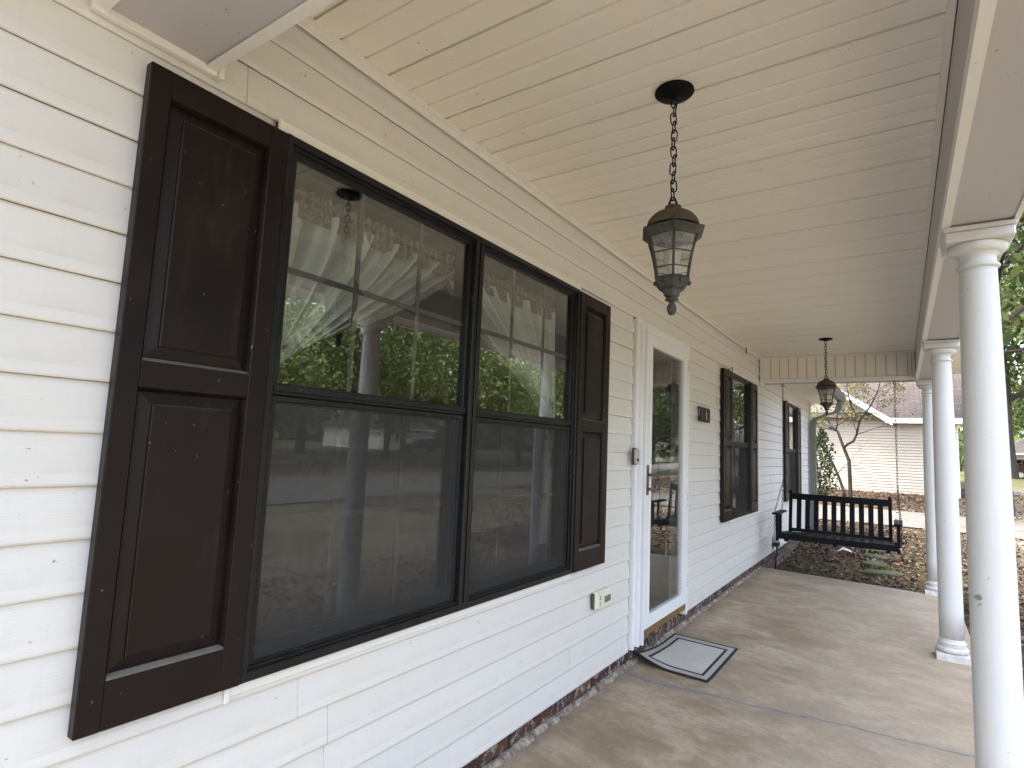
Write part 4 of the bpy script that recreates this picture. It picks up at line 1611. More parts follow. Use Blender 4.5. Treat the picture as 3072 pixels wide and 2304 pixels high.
def make_lantern(label):
    """origin on the ceiling"""
    L = thing("pendant_lantern", label, "lantern", (LX, 1.848, ZC), 0, "hexagonal porch lanterns")
    z0 = -ZC
    m = MB()
    m.lathe([(0.066, -0.001), (0.067, -0.006), (0.060, -0.013), (0.035, -0.020), (0.012, -0.024), (0.008, -0.030)], 0, 0, 36)
    m.build("canopy", CANOPY, L)
    top = -0.030
    n = 13
    for i in range(n):
        o = obj_of("chain_link", LINK, L, (0.002 * math.sin(i * 2.1), 0, top - 0.012 - i * 0.0305))
        o.rotation_euler = (0.06 * math.sin(i), 0.08 * math.cos(i * 1.7), rad(20) + (PI / 2 if i % 2 else 0))
    m = MB()
    pts = [(0.014 * math.cos(a), 0, 2.203 + z0 + .014 * math.sin(a)) for a in np.linspace(0, 2 * PI, 14)[:-1]]
    m.tube(pts, .0026, 6, closed=True)
    m.build("loop", LCHAIN, L)
    R0 = PI / 6
    m = MB()
    m.lathe([(0.028, 2.176 + z0), (0.030, 2.178 + z0), (0.030, 2.190 + z0), (0.026, 2.194 + z0)], 0, 0, 6, smooth=False, rot=R0)
    prof = []
    for i in range(11):
        a = PI / 2 * i / 10
        prof.append((0.026 + 0.062 * math.sin(a) ** 1.15, 2.116 + z0 + 0.060 * math.cos(a)))
    m.lathe(prof, 0, 0, 36, smooth=True)
    for k in range(3):
        a = 2 * PI / 3 * k + R0
        m.lathe([(.004, 2.122 + z0), (.0055, 2.127 + z0), (.003, 2.133 + z0)], .086 * math.cos(a), .086 * math.sin(a), 8)
    m.build("lantern_roof", LROOF, L)
    m = MB()
    m.lathe([(0.082, 2.116 + z0), (0.112, 2.104 + z0), (0.114, 2.099 + z0), (0.104, 2.092 + z0), (0.092, 2.080 + z0), (0.086, 2.078 + z0)], 0, 0, 6, smooth=False, rot=R0)
    m.build("rim", LBODY, L)
    side = [(0.088, 2.079), (0.0775, 2.045), (0.069, 2.010), (0.0625, 1.978), (0.0585, 1.950), (0.057, 1.938)]
    fr = MB()
    for k in range(6):
        a = PI / 3 * k + R0
        fr.tube([(r * math.cos(a), r * math.sin(a), z + z0) for r, z in side], .0042, 6)
    for (rr_, zz) in ((side[0][0], 2.0785), (0.0715, 2.022), (0.0615, 1.972), (0.0572, 1.940)):
        pts = [(rr_ * math.cos(PI / 3 * k + R0), rr_ * math.sin(PI / 3 * k + R0), zz + z0) for k in range(6)]
        for k in range(6):
            fr.tube([pts[k], pts[(k + 1) % 6]], .0022, 5)
    fr.build("cage", LBODY, L)
    for k in range(6):
        g = MB()
        a0, a1 = PI / 3 * k + R0, PI / 3 * (k + 1) + R0
        vs = []
        for (r, z) in side:
            vs += [((r - .002) * math.cos(a0), (r - .002) * math.sin(a0), z + z0), ((r - .002) * math.cos(a1), (r - .002) * math.sin(a1), z + z0)]
        g.add(vs, [(2 * i, 2 * i + 1, 2 * i + 3, 2 * i + 2) for i in range(len(side) - 1)])
        g.build("glass_pane", LGLASS, L, False)
    m = MB()
    m.lathe([(0.058, 1.938 + z0), (0.063, 1.935 + z0), (0.063, 1.928 + z0), (0.056, 1.920 + z0), (0.046, 1.906 + z0), (0.033, 1.898 + z0), (0.027, 1.885 + z0)], 0, 0, 6, smooth=False, rot=R0)
    for k in range(6):
        a = PI / 3 * k
        m.lathe([(0.006, 1.918 + z0), (0.008, 1.924 + z0), (0.006, 1.931 + z0)], .054 * math.cos(a), .054 * math.sin(a), 8)
    m.build("lantern_base", LBODY, L)
    prof = [(0.024, 1.887 + z0), (0.0255, 1.882 + z0), (0.020, 1.877 + z0), (0.014, 1.875 + z0), (0.022, 1.870 + z0), (0.022, 1.866 + z0), (0.011, 1.862 + z0), (0.008, 1.857 + z0), (0.012, 1.852 + z0), (0.0155, 1.842 + z0), (0.0155, 1.832 + z0), (0.011, 1.820 + z0), (0.004, 1.815 + z0)]
    m = MB()
    m.lathe(prof, 0, 0, 20)
    m.build("finial", LBODY, L)
    m = MB()
    m.lathe([(0.013, 1.938 + z0), (0.013, 1.965 + z0), (0.014, 1.968 + z0), (0.024, 1.99 + z0), (0.030, 2.012 + z0), (0.028, 2.030 + z0), (0.018, 2.044 + z0), (0.004, 2.049 + z0)], 0, 0, 20)
    m.build("bulb", BULB, L)
    return L


l1 = make_lantern("weathered hexagonal lantern hanging on a chain in front of the big window")
l1.rotation_euler = (0, 0, rad(22))
l2 = copy_tree(l1)
l2.location = (0.842, 6.703, ZC)
l2.rotation_euler = (0, 0, rad(5))
l2["label"] = "farther hexagonal lantern on a chain, near the swing"

# ------------------------------------------------------------------ doormat
dm = thing("doormat", "light grey doormat with black border lines lying before the door", "doormat", (0, 0, 0))
MX0, MX1, MY0, MY1 = 0.012, 0.470, 3.690, 4.462
def mat_z(x, yv, t=0.0):
    lift = 0.060 * max(0, 1 - (x - MX0) / 0.22) ** 1.6 * max(0, 1 - (yv - MY0) / 0.50) ** 1.5
    lift += 0.006 * max(0, 1 - (yv - MY0) / 0.12)
    return fz(x) + 0.006 + t + lift
def edges(a, b, ins):
    e = [a, a + ins[0], a + ins[1], a + ins[2], a + ins[3]]
    mid = list(np.linspace(a + ins[3], b - ins[3], 14))[1:-1]
    return e + mid + [b - ins[3], b - ins[2], b - ins[1], b - ins[0], b]
ex = edges(MX0, MX1, (0.012, 0.052, 0.064, 0.0641))
ey = edges(MY0, MY1, (0.016, 0.090, 0.110, 0.1101))
ex = [MX0, MX0 + .016, MX0 + .050, MX0 + .068] + list(np.linspace(MX0 + .068, MX1 - .068, 12))[1:-1] + [MX1 - .068, MX1 - .050, MX1 - .016, MX1]
ey = [MY0, MY0 + .022, MY0 + .078, MY0 + .104] + list(np.linspace(MY0 + .104, MY1 - .104, 16))[1:-1] + [MY1 - .104, MY1 - .078, MY1 - .022, MY1]
def ring_of(x, yv):
    dx = min(x - MX0, MX1 - x) 
    dy = min(yv - MY0, MY1 - yv)
    def lev(d, t):
        return 0 if d < t[0] else 1 if d < t[1] else 2 if d < t[2] else 3
    return min(lev(dx, (.016, .050, .068)), lev(dy, (.022, .078, .104)))
base, band, centre = MB(), MB(), MB()
nX, nY = len(ex), len(ey)
top, bot = MB(), MB()
V = [(x, yv, mat_z(x, yv)) for yv in ey for x in ex]
F, MI = [], []
for j in range(nY - 1):
    for i in range(nX - 1):
        F.append((j * nX + i, j * nX + i + 1, (j + 1) * nX + i + 1, (j + 1) * nX + i))
        MI.append({0: 0, 1: 1, 2: 0, 3: 2}[ring_of((ex[i] + ex[i + 1]) / 2, (ey[j] + ey[j + 1]) / 2)])
m = MB()
for f, mi in zip(F, MI):
    m.add([V[k] for k in f], [(0, 1, 2, 3)], mi)
m.build("printed_top", [MATK, MATB, MATG], dm, False)
m = MB()
per = [(i, 0) for i in range(nX)] + [(nX - 1, j) for j in range(1, nY)] + [(i, nY - 1) for i in range(nX - 2, -1, -1)] + [(0, j) for j in range(nY - 2, 0, -1)]
n = len(per)
vs = [V[j * nX + i] for i, j in per] + [(V[j * nX + i][0], V[j * nX + i][1], V[j * nX + i][2] - .006) for i, j in per]
m.add(vs, [(k, (k + 1) % n, n + (k + 1) % n, n + k) for k in range(n)])
m.add([(x, yv, z - .006) for x, yv, z in V], F)
m.build("rubber_backing", MATK, dm, False)

# ------------------------------------------------------------------ porch swing
sw = thing("porch_swing", "black slatted porch swing bench hanging on chains at the porch end", "porch swing", (0, 7.86, 0))
SX0, SX1 = 0.205, 1.425
def ypart(mb, name):
    return mb.build(name, SWING, sw)
# y here is relative to 7.86
m = MB(); m.bbox(SX0, SX1, -0.262, -0.238, 0.400, 0.466, .003); ypart(m, "front_rail")
m = MB(); m.bbox(SX0 + .02, SX1 - .02, 0.225, 0.250, 0.385, 0.445, .003); ypart(m, "rear_rail")
for x in (SX0 + .10, (SX0 + SX1) / 2, SX1 - .10):
    m = MB(); m.bbox(x - .02, x + .02, -0.237, 0.224, 0.372, 0.440, .003); ypart(m, "seat_bearer")
for i in range(7):
    yy = -0.236 + i * 0.0645
    m = MB(); m.bbox(SX0 + .045, SX1 - .045, yy, yy + .054, 0.4405 - .004 * i * .4, 0.4585 - .004 * i * .4, .003); ypart(m, "seat_slat")
def lean(z):
    return 0.205 + (z - 0.42) * 0.20
def upright(x0, x1, z0, z1, t, name, yo=0.0):
    m = MB()
    vs = []
    for z in (z0, z1):
        yb = lean(z) + yo
        vs += [(x0, yb, z), (x1, yb, z), (x1, yb + t, z), (x0, yb + t, z)]
    m.add(vs, [(0, 1, 2, 3), (4, 5, 6, 7), (0, 1, 5, 4), (1, 2, 6, 5), (2, 3, 7, 6), (3, 0, 4, 7)])
    if name == "back_post":
        xc = (x0 + x1) / 2
        yc = lean(z1) + yo + t / 2
        pts = []
        for i in range(6):
            a = PI / 2 * i / 5
            pts.append(((x1 - x0) / 2 * math.cos(a) + .0005, z1 + .016 * math.sin(a)))
        m.lathe(pts, xc, yc, 4, smooth=False, rot=PI / 4)
    ypart(m, name)
PX0, PX1 = SX0 + .082, SX1 - .082
upright(PX0 - .018, PX0 + .018, 0.385, 0.945, .034, "back_post", -.004)
upright(PX1 - .018, PX1 + .018, 0.385, 0.945, .034, "back_post", -.004)
def xrail(z0, z1, name, t=.026):
    m = MB()
    vs = []
    for x in (PX0 + .0185, PX1 - .0185):
        for (zz, o) in ((z0, 0), (z1, 0), (z1, t), (z0, t)):
            vs.append((x, lean(zz) + o, zz))
    m.add(vs, [(0, 1, 2, 3), (4, 5, 6, 7), (0, 1, 5, 4), (1, 2, 6, 5), (2, 3, 7, 6), (3, 0, 4, 7)])
    ypart(m, name)
xrail(0.842, 0.918, "top_rail")
xrail(0.452, 0.492, "bottom_rail")
for i in range(10):
    xc = PX0 + (PX1 - PX0) * (i + 1) / 11
    upright(xc - .027, xc + .027, 0.4925, 0.8415, .014, "back_slat", .006)
for x, s in ((SX0 + .004, -1), (SX1 - .004, 1)):
    m = MB(); m.bbox(x - .040, x + .040, -0.335, 0.235, 0.682, 0.704, .006); ypart(m, "armrest")
    m = MB(); m.bbox(x - .016, x + .016, -0.236, -0.196, 0.372, 0.6815, .003); ypart(m, "arm_post")
    m = MB(); m.bbox(x - .014, x + .014, -0.02, 0.012, 0.400, 0.6815, .003); ypart(m, "arm_post")
    m = MB(); m.bbox(x - .014, x + .014, -0.237, 0.224, 0.392, 0.4395, .003); ypart(m, "side_rail")
SLINK = link_mesh("swing_link", 0.034, 0.017, 0.0022, CHAINM, 5)
LV = np.array([v.co for v in SLINK.vertices])
LF = [tuple(p.vertices) for p in SLINK.polygons]
def chain_run(mb, p, q, pitch=.0275, twist=.0):
    p, q = Vector(p), Vector(q)
    d = q - p
    n = max(1, int(d.length / pitch))
    rot = Vector((0, 0, 1)).rotation_difference(d.normalized()).to_matrix()
    for i in range(n):
        c = p + d * ((i + .5) / n)
        a = twist + (PI / 2 if i % 2 else 0) + .1 * math.sin(i * 1.3)
        R = rot @ Matrix.Rotation(a, 3, 'Z')
        mb.add([tuple(c + R @ Vector(v)) for v in LV], LF, 0, True)
for x, s in ((0.250, -1), (1.424, 1)):
    m = MB()
    chain_run(m, (x, 0, 2.235), (x, 0, 1.10), twist=.4)
    xa = SX0 + .004 if s < 0 else SX1 - .004
    xo = xa - .026 if s < 0 else xa + .026
    chain_run(m, (x, 0, 1.10), (xo, -0.225, 0.705), twist=.2)
    chain_run(m, (xo, -0.225, 0.68), (xo - .0, -0.25, 0.43), twist=.2)
    chain_run(m, (x, 0, 1.10), (xo, 0.19, 0.43), twist=.9)
    m.build("chain", CHAINM, sw, False)
    m = MB()
    m.tube([(x, 0, BZ + .002), (x, 0, 2.275)], .0055, 8)
    m.tube([(x + .014 * math.cos(a), 0, 2.262 + .014 * math.sin(a)) for a in np.linspace(PI / 2, 2.3 * PI, 14)], .0042, 6)
    m.lathe([(0.010, BZ - .0055), (0.010, BZ - .0005)], x, 0, 12)
    m.build("eye_hook", LCHAIN, sw)
    m = MB()
    m.tube([(xo - .010 * s, -0.262, .433), (xo - .010 * s, -0.270, .433)], .012, 10)
    m.build("eye_bolt", ALLOY, sw)

# ------------------------------------------------------------------ neighbour's house
NB = thing("neighbour_house", "cream sided neighbouring house with brown shingle roof and white fascia", "house", (0, 0, 0))
NY, NX0, NX1, NZT = 24.5, -9.0, 3.05, 2.92
m = MB()
z = 0.16
rise, run = 0.70, 1.0
GR = 1.12    # gable foot x
GPK = -5.0
def gable_top(x):
    return 2.80 + (GR - x) * 0.69 if x > GPK else 2.80 + (GR - GPK) * 0.69 - (GPK - x) * .69
zmax = gable_top(GPK)
while z < zmax:
    e = 0.1016
    if z < NZT - .05:
        xa, xb = NX0, NX1
    else:
        w = max(0.0, (zmax - z) / .69)
        xa, xb = max(NX0, GPK - w), GPK + w
    g = .027
    m.add([(xa, NY - .034, z + g), (xb, NY - .034, z + g), (xb, NY - .026, z + e), (xa, NY - .026, z + e), (xa, NY + .001, z + g), (xb, NY + .001, z + g), (xb, NY + .001, z), (xa, NY + .001, z), (xa, NY - .026, z), (xb, NY - .026, z)], [(0, 1, 2, 3), (4, 5, 1, 0), (4, 5, 6, 7), (7, 6, 9, 8)])
    z += e
o = m.build("siding_wall", NVINYL, NB, False)
tag(o, kind="stuff")
m = MB()
m.box(NX0, NX1, NY + .002, NY + 10, 0.0, NZT)
m.build("side_wall", NVINYL, NB)
MB().bbox(NX1 - .08, NX1 + .03, NY - .03, NY + .08, .16, NZT - .02, .005).build("corner_trim", WHITE, NB)
MB().box(NX0, NX1, NY - .005, NY + .3, -.2, .158).build("foundation", MORTAR, NB)
m = MB()
EY = NY - 0.42
ez = 2.92
m.add([(NX0 - .4, EY, ez), (NX1 + .4, EY, ez), (NX1 + .4, EY + 6.2, ez + 3.3), (NX0 - .4, EY + 6.2, ez + 3.3)], [(0, 1, 2, 3)])
m.add([(NX0 - .4, EY + 12.4, ez), (NX1 + .4, EY + 12.4, ez), (NX1 + .4, EY + 6.2, ez + 3.3), (NX0 - .4, EY + 6.2, ez + 3.3)], [(0, 1, 2, 3)])
# forward gable
for s in (1, -1):
    xe = GPK + s * (GR - GPK + .12)
    m.add([(GPK, EY - .05, gable_top(GPK) + .14), (xe, EY - .05, 2.80 + .06), (xe, EY + 5, 2.80 + .06), (GPK, EY + 5, gable_top(GPK) + .14)], [(0, 1, 2, 3)])
o = m.build("roof", SHIN2, NB)
uv_planar(o)
m = MB()
m.box(GR - .1, NX1 + .4, EY - .02, EY + .0, ez - .19, ez - .01)
m.build("fascia", WHITE, NB)
m = MB()
m.box(GR - .1, NX1 + .4, EY + .001, NY - .02, ez - .18, ez - .165)
m.build("soffit", WHITE, NB)
m = MB()
for s in (1,):
    xe, ze = GR + .12, 2.80 + .05
    xp, zp = GPK, gable_top(GPK) + .13
    vs = []
    for (xx, zz) in ((xp, zp), (xe, ze)):
        vs += [(xx, EY - .09, zz - .21), (xx, EY - .05, zz - .21), (xx, EY - .05, zz + .01), (xx, EY - .09, zz + .01)]
    m.add(vs, [(0, 1, 2, 3), (4, 5, 6, 7), (0, 1, 5, 4), (1, 2, 6, 5), (2, 3, 7, 6), (3, 0, 4, 7)])
    vs = []
    for (xx, zz) in ((xp, zp), (xe, ze)):
        vs += [(xx, EY - .049, zz - .20), (xx, NY - .02, zz - .20), (xx, NY - .02, zz - .185), (xx, EY - .049, zz - .185)]
    m.add(vs, [(0, 1, 2, 3), (4, 5, 6, 7), (0, 1, 5, 4), (1, 2, 6, 5), (2, 3, 7, 6), (3, 0, 4, 7)])
m.build("rake_board", WHITE, NB)

# ------------------------------------------------------------------ trees and plants
def limbs(mb, base, direction, length, r, depth, rr, spread=.6, segs=5, tips=None, n=6):
    p = Vector(base)
    d = Vector(direction).normalized()
    pts, rs_ = [p.copy()], [r]
    for i in range(segs):
        d = (d + Vector((rr.gauss(0, .12), rr.gauss(0, .12), rr.gauss(0.03, .08)))).normalized()
        p = p + d * (length / segs)
        pts.append(p.copy())
        rs_.append(r * (1 - 0.55 * (i + 1) / segs))
    mb.tube(pts, rs_, n)
    if depth <= 0:
        if tips is not None:
            tips.append(p.copy())
            tips.append(pts[len(pts) // 2].copy())
        return
    for k in range(rr.choice((2, 3))):
        i = rr.randint(2, segs)
        nd = (d + Vector((rr.gauss(0, spread), rr.gauss(0, spread), rr.gauss(.1, spread * .6)))).normalized()
        limbs(mb, pts[i], nd, length * rr.uniform(.55, .8), rs_[i] * .75, depth - 1, rr, spread, max(3, segs - 1), tips, n)


def make_tree(name, label, seed, h, r, crown_r, crown_lo, nleaf, lsize, mat, bark=BARK, group=None, nclump=70):
    rr = random.Random(seed)
    root = thing(name, label, "tree", (0, 0, 0), 0, group)
    m = MB()
    tips = []
    pts = [Vector((0, 0, -.3)), Vector((0, 0, .1))]
    rad_ = [r * 1.5, r * 1.2]
    for i in range(1, 8):
        t = i / 7
        pts.append(Vector((rr.gauss(0, .10) * t * 2, rr.gauss(0, .10) * t * 2, h * .62 * t)))
        rad_.append(r * (1 - .55 * t))
    m.tube(pts, rad_, 10)
    for i in range(9):
        j = rr.randint(3, len(pts) - 1)
        a = rr.uniform(0, 2 * PI)
        limbs(m, pts[j], (math.cos(a), math.sin(a), rr.uniform(.2, .9)), crown_r * rr.uniform(.6, .95), rad_[j] * .5, 1, rr, .5, 5, tips, 5)
    m.build("trunk", bark, root, False)
    zc = (h + crown_lo) / 2
    hz = (h - crown_lo) / 2
    cl = []
    while len(cl) < nclump:
        p = RNG.normal(size=3)
        p /= np.linalg.norm(p)
        q = RNG.uniform(.25, 1) ** .5
        p = p * q * np.array([crown_r, crown_r, hz]) * RNG.uniform(.8, 1.08)
        cl.append(p + np.array([0, 0, zc]))
    cl += [np.array(t) for t in tips if t.z > crown_lo * .7]
    cl = np.array(cl)
    per = nleaf // len(cl)
    P = []
    for c in cl:
        s = crown_r * RNG.uniform(.10, .20)
        P.append(c + RNG.normal(size=(per, 3)) * np.array([s, s, s * .6]))
    P = np.concatenate(P)
    leaf_mesh("crown", P, RNG.uniform(.6, 1.3, len(P)) * lsize, mat, .15, root)
    return root


# prototypes
T_A = make_tree("oak_tree", "tall green oak across the road, reflected in the windows", 1, 13, .34, 5.2, 3.0, 9500, .15, LEAF_OAK, group="trees across the road")
T_B = make_tree("oak_tree", "tall green oak across the road, reflected in the windows", 2, 16, .40, 6.0, 3.2, 10500, .16, LEAF_OAK, group="trees across the road")
T_C = make_tree("maple_tree", "pale green maple across the road, reflected in the windows", 3, 10, .24, 4.2, 2.2, 9000, .14, LEAF_MAP, group="maples across the road")
T_D = make_tree("pine_tree", "dark evergreen across the road, reflected in the windows", 4, 14, .30, 3.6, 1.8, 10000, .13, LEAF_DRK, group="evergreens across the road")
def put(proto, x, yv, s, rz, first=False, label=None, group=None):
    o = proto if first else copy_tree(proto)
    o.location = (x, yv, float(gz(x, yv)) - .05)
    o.scale = (s, s, s)
    o.rotation_euler = (0, 0, rz)
    if label:
        o["label"] = label
        if group is None and "group" in o:
            del o["group"]
    return o
put(T_A, 26, 24, 1.0, .3, True)
put(T_B, 32, 40, 1.0, 1.2, True)
put(T_C, 24.5, 33, 1.0, 2.2, True)
put(T_D, 34, 22, 1.0, .6, True)
for (p, x, yv, s, rz) in ((T_A, 40, 30, 1.15, 2.0), (T_B, 30, 12, .95, 4.0), (T_A, 27, 50, 1.0, 5.0), (T_C, 33, 33, 1.15, 1.0), (T_D, 42, 44, 1.1, 3.0),
                          (T_B, 46, 20, 1.1, .4), (T_A, 25, 66, 1.0, 3.3), (T_D, 28, 62, 1.0, .9), (T_C, 26, 42, .9, 4.2), (T_B, 38, 60, 1.1, 2.6), (T_A, 36, 5, 1.0, 1.9), (T_C, 25, 16, .9, .2), (T_D, 27, 77, 1.1, 2.0), (T_B, 24, 90, 1.0, 2.4)):
    put(p, x, yv, s, rz)
# trees one sees directly, right of the columns
BT = make_tree("big_oak_tree", "big dark oak trunk right of the nearest column, beyond the lawn", 21, 19, .50, 7.5, 5.5, 15000, .20, LEAF_OAK)
BT.location = (7.25, 50, float(gz(7.25, 50)))
put(T_B, 12.5, 60, 1.05, 1.0, label="tall oak behind the big trunk, over the grey roofed house")
put(T_A, 16.5, 74, 1.2, 2.0, label="leafy oak farther back at the right edge of picture")
put(T_D, 9.6, 36, .8, .9, label="dark evergreen at the right edge beside the big trunk")
put(T_B, 10.5, 27, .7, 3.9, label="oak with leafy branches hanging into the right edge under the eave")

# woods far off
n = 26000
ang = RNG.uniform(rad(-20), rad(170), n)
dist = RNG.uniform(95, 135, n)
hh = RNG.beta(1.2, 1.6, n) * (9 + 4 * np.sin(ang * 17) + 3 * np.sin(ang * 41 + 1))
P = np.stack([dist * np.sin(ang), dist * np.cos(ang), hh + .6], 1)
tag(leaf_mesh("distant_woods", P, RNG.uniform(.5, 1.2, n), LEAF_OAK, .1), "green woods closing the view far beyond the houses", "woods", kind="stuff")

# crape myrtle before the neighbour's wall
def px_tree():
    root = thing("small_tree", "thin bare multi-stemmed small tree in front of the neighbour's cream wall", "tree", (0, 20.5, 0))
    rr = random.Random(12)
    m = MB()
    stems = [
        ([(0.16, .15), (.155, .29), (.145, .8), (.135, 1.33), (.06, 1.55), (-.009, 1.73), (-.09, 2.0), (-.171, 2.24), (-.25, 2.32), (-.33, 2.36)], .085, .035),
        ([(-.20, 2.28), (-.155, 2.42), (-.165, 2.6), (-.12, 2.9), (-.2, 3.2)], .032, .012),
        ([(.0, 1.73), (.12, 1.85), (.262, 1.943), (.35, 2.15), (.422, 2.53), (.35, 2.70), (.253, 2.92), (.2, 3.1), (.154, 3.33), (.10, 3.64), (.16, 4.1), (.05, 4.6)], .055, .012),
        ([(.422, 2.53), (.55, 2.75), (.718, 2.97), (.82, 3.2), (.916, 3.42), (1.05, 3.9), (1.0, 4.4)], .040, .010),
        ([(-.007, .15), (-.02, .4), (-.158, .833), (-.28, 1.15), (-.394, 1.40), (-.62, 1.8), (-.80, 2.07), (-1.1, 2.5), (-1.2, 3.0)], .065, .015),
    ]
    tips = []
    for (pp, r0, r1) in stems:
        pts = [(x, rr.uniform(-.05, .05) + .1 * i * (1 if r0 > .05 else -1) * .3, z) for i, (x, z) in enumerate(pp)]
        rs_ = list(np.linspace(r0 * .74, r1 * .8, len(pts)))
        m.tube(pts, rs_, 8)
        for k in range(3, len(pts)):
            for q in range(3):
                if pts[k][2] < 2.1:
                    continue
                a = rr.uniform(0, 2 * PI)
                limbs(m, pts[k], (math.cos(a), math.sin(a) * .8, rr.uniform(-.1, .8)), rr.uniform(.5, 1.0), rs_[k] * .42, 2, rr, .55, 4, tips, 4)
    m.build("trunk", BARKS, root, False)
    T = np.array([tuple(t) for t in tips])
    P = np.concatenate([T + RNG.normal(size=T.shape) * .10 for _ in range(4)])
    P = P[(P[:, 2] > 1.7)]
    leaf_mesh("crown", P, RNG.uniform(.022, .048, len(P)), LEAF_YEL, .1, root)
    return root


SH_ = make_tree("oak_tree", "unseen oak added to shade the driveway, trunk behind the nearest column", 31, 13.5, .22, 5.0, 6.6, 11000, .14, LEAF_OAK)  # crown kept out of view, added to shade driveway and neighbour's wall
put(SH_, 3.55, 19.2, 1.0, 2.5, True)
st = px_tree()
st.location.z = 0.02


def bush(name, label, x, yv, h, w, n, size, mat, cat="shrub", seed=3, stem=True):
    root = thing(name, label, cat, (x, yv, float(gz(x, yv))))
    m = MB()
    rr = random.Random(seed)
    tips = []
    for k in range(6):
        a = rr.uniform(0, 2 * PI)
        limbs(m, (0, 0, -.05), (math.cos(a) * .35, math.sin(a) * .35, 1), h * .7, .018, 2, rr, .35, 5, tips, 4)
    m.build("stem", BARK, root, False)
    t = RNG.uniform(0, 1, n)
    a = RNG.uniform(0, 2 * PI, n)
    ww = w * np.interp(t, [0, .25, .7, 1], [.7, 1, .75, .15]) * (RNG.uniform(0, 1, n) ** .5) * (1 + .25 * np.sin(a * 3 + t * 9))
    P = np.stack([np.cos(a) * ww, np.sin(a) * ww, t * h + .05], 1)
    leaf_mesh("foliage", P, RNG.uniform(.6, 1.3, n) * size, mat, .1, root)
    return root


bush("evergreen_shrub", "dark green leafy shrub at the house corner behind the downspout", -.44, 19.0, 2.0, .40, 1500, .045, LEAF_DRK)
# bare twigs beside the porch
tw = thing("twiggy_shrub", "bare twiggy shrub beside the porch, right of the nearest column", "shrub", (2.42, 4.9, float(gz(2.42, 4.9))))
m = MB()
rr = random.Random(9)
tips = []
for k in range(9):
    a = rr.uniform(0, 2 * PI)
    limbs(m, (rr.uniform(-.1, .1), rr.uniform(-.3, .3), 0), (math.cos(a) * .5, math.sin(a) * .5, 1), rr.uniform(.32, .55), .009, 2, rr, .5, 5, tips, 4)
m.build("twigs", BARK, tw, False)
T = np.array([tuple(t) for t in tips])
leaf_mesh("leaves", T + RNG.normal(size=T.shape) * .04, RNG.uniform(.012, .026, len(T)), LEAF_OAK, .2, tw)

# ------------------------------------------------------------------ leaf litter
def litter(name, label, n, xr, yr, size, mat, lift=.012, pw=1.0, density=None):
    x = RNG.uniform(*xr, n * 2)
    yv = yr[0] + (yr[1] - yr[0]) * RNG.uniform(0, 1, n * 2) ** pw
    keep = ~((x > FLX0 - .02) & (x < FLX1 + .02) & (yv < FLY1 + .02) & (yv > FLY0))
    keep &= ~((yv > 14.6) & (yv < 17.6) & (x < 12) & (RNG.uniform(0, 1, n * 2) > .05))
    keep &= ~((x > 12) & (x < 21) & (RNG.uniform(0, 1, n * 2) > .06))
    keep &= ~((x < -.06) & (yv < 12.6)) & ~((x < NX1) & (yv > NY - .05))
    if density is not None:
        keep &= density(x, yv)
    x, yv = x[keep][:n], yv[keep][:n]
    z = gz(x, yv) + RNG.uniform(.004, lift, len(x)) + .012
    P = np.stack([x, yv, z], 1)
    o = leaf_mesh(name, P, RNG.uniform(.6, 1.25, len(P)) * size, mat, .78)
    return tag(o, label, "leaves", kind="stuff")


litter("leaf_litter", "dark fallen leaves covering the soil at the porch end, roof shade put into their colour", 11000, (-.1, 5.0), (7.8, 13.5), .030, LEAF_SHADED, .05, 1.25)
litter("leaf_litter", "tan and brown fallen leaves spread over the yard beyond the driveway", 26000, (-6, 12), (10, 30), .040, LEAF_LIT, .04, 1.0)
litter("leaf_litter", "brown leaves along the outer edge of the porch slab", 5000, (1.9, 4.5), (2, 10), .030, LEAF_LIT, .03)
litter("leaf_litter", "thin scatter of brown leaves on the front lawn", 6000, (2, 12), (-8, 14), .035, LEAF_LIT, .03)
litter("leaf_litter", "red brown leaves on the yard across the road", 9000, (21, 45), (5, 70), .10, LEAF_LIT, .05)

litter("moss_tufts", "low green moss and weeds beside the porch corner", 3500, (1.2, 4.2), (8.2, 14.2), .016, LEAF_OAK, .02, 1.0, lambda x, yv: (np.sin(x * 2.3 + yv * 1.1) + np.sin(yv * 2.9 - x) + RNG.normal(size=len(x)) * .4) > .55)

# edging stones and a scrap of paper
for i, (x, yv, lx, ly, rz, lab) in enumerate((
        (1.06, 11.9, .16, .15, .1, "mossy flat stone farthest from the porch in the stepping row"),
        (1.07, 11.2, .18, .16, -.2, "mossy green stone, second farthest in the stepping row"),
        (1.10, 10.6, .19, .15, .15, "mossy stone in the middle of the stepping row"),
        (1.10, 10.0, .18, .15, -.1, "dull grey stone, second nearest the porch in the stepping row"),
        (1.22, 9.45, .27, .13, .35, "long grey edging stone nearest the porch end"))):
    m = MB()
    rr = random.Random(i + 40)
    n = 9
    poly = [(lx * (1 + rr.uniform(-.18, .12)) * math.cos(2 * PI * k / n), ly * (1 + rr.uniform(-.18, .12)) * math.sin(2 * PI * k / n)) for k in range(n)]
    vs = [(a, b, -.08) for a, b in poly] + [(a, b, .045 + rr.uniform(-.006, .006)) for a, b in poly] + [(a * .86, b * .86, .065 + rr.uniform(-.006, .006)) for a, b in poly]
    fs = [(k, (k + 1) % n, n + (k + 1) % n, n + k) for k in range(n)] + [(n + k, n + (k + 1) % n, 2 * n + (k + 1) % n, 2 * n + k) for k in range(n)] + [tuple(range(2 * n, 3 * n))]
    m.add(vs, fs)
    o = tag(m.build("edging_stone", STONE), lab, "stone", "stepping stones past the porch")
    o.location = (x, yv, float(gz(x, yv)) + .01)
    o.rotation_euler = (0, 0, rz)
m = MB()
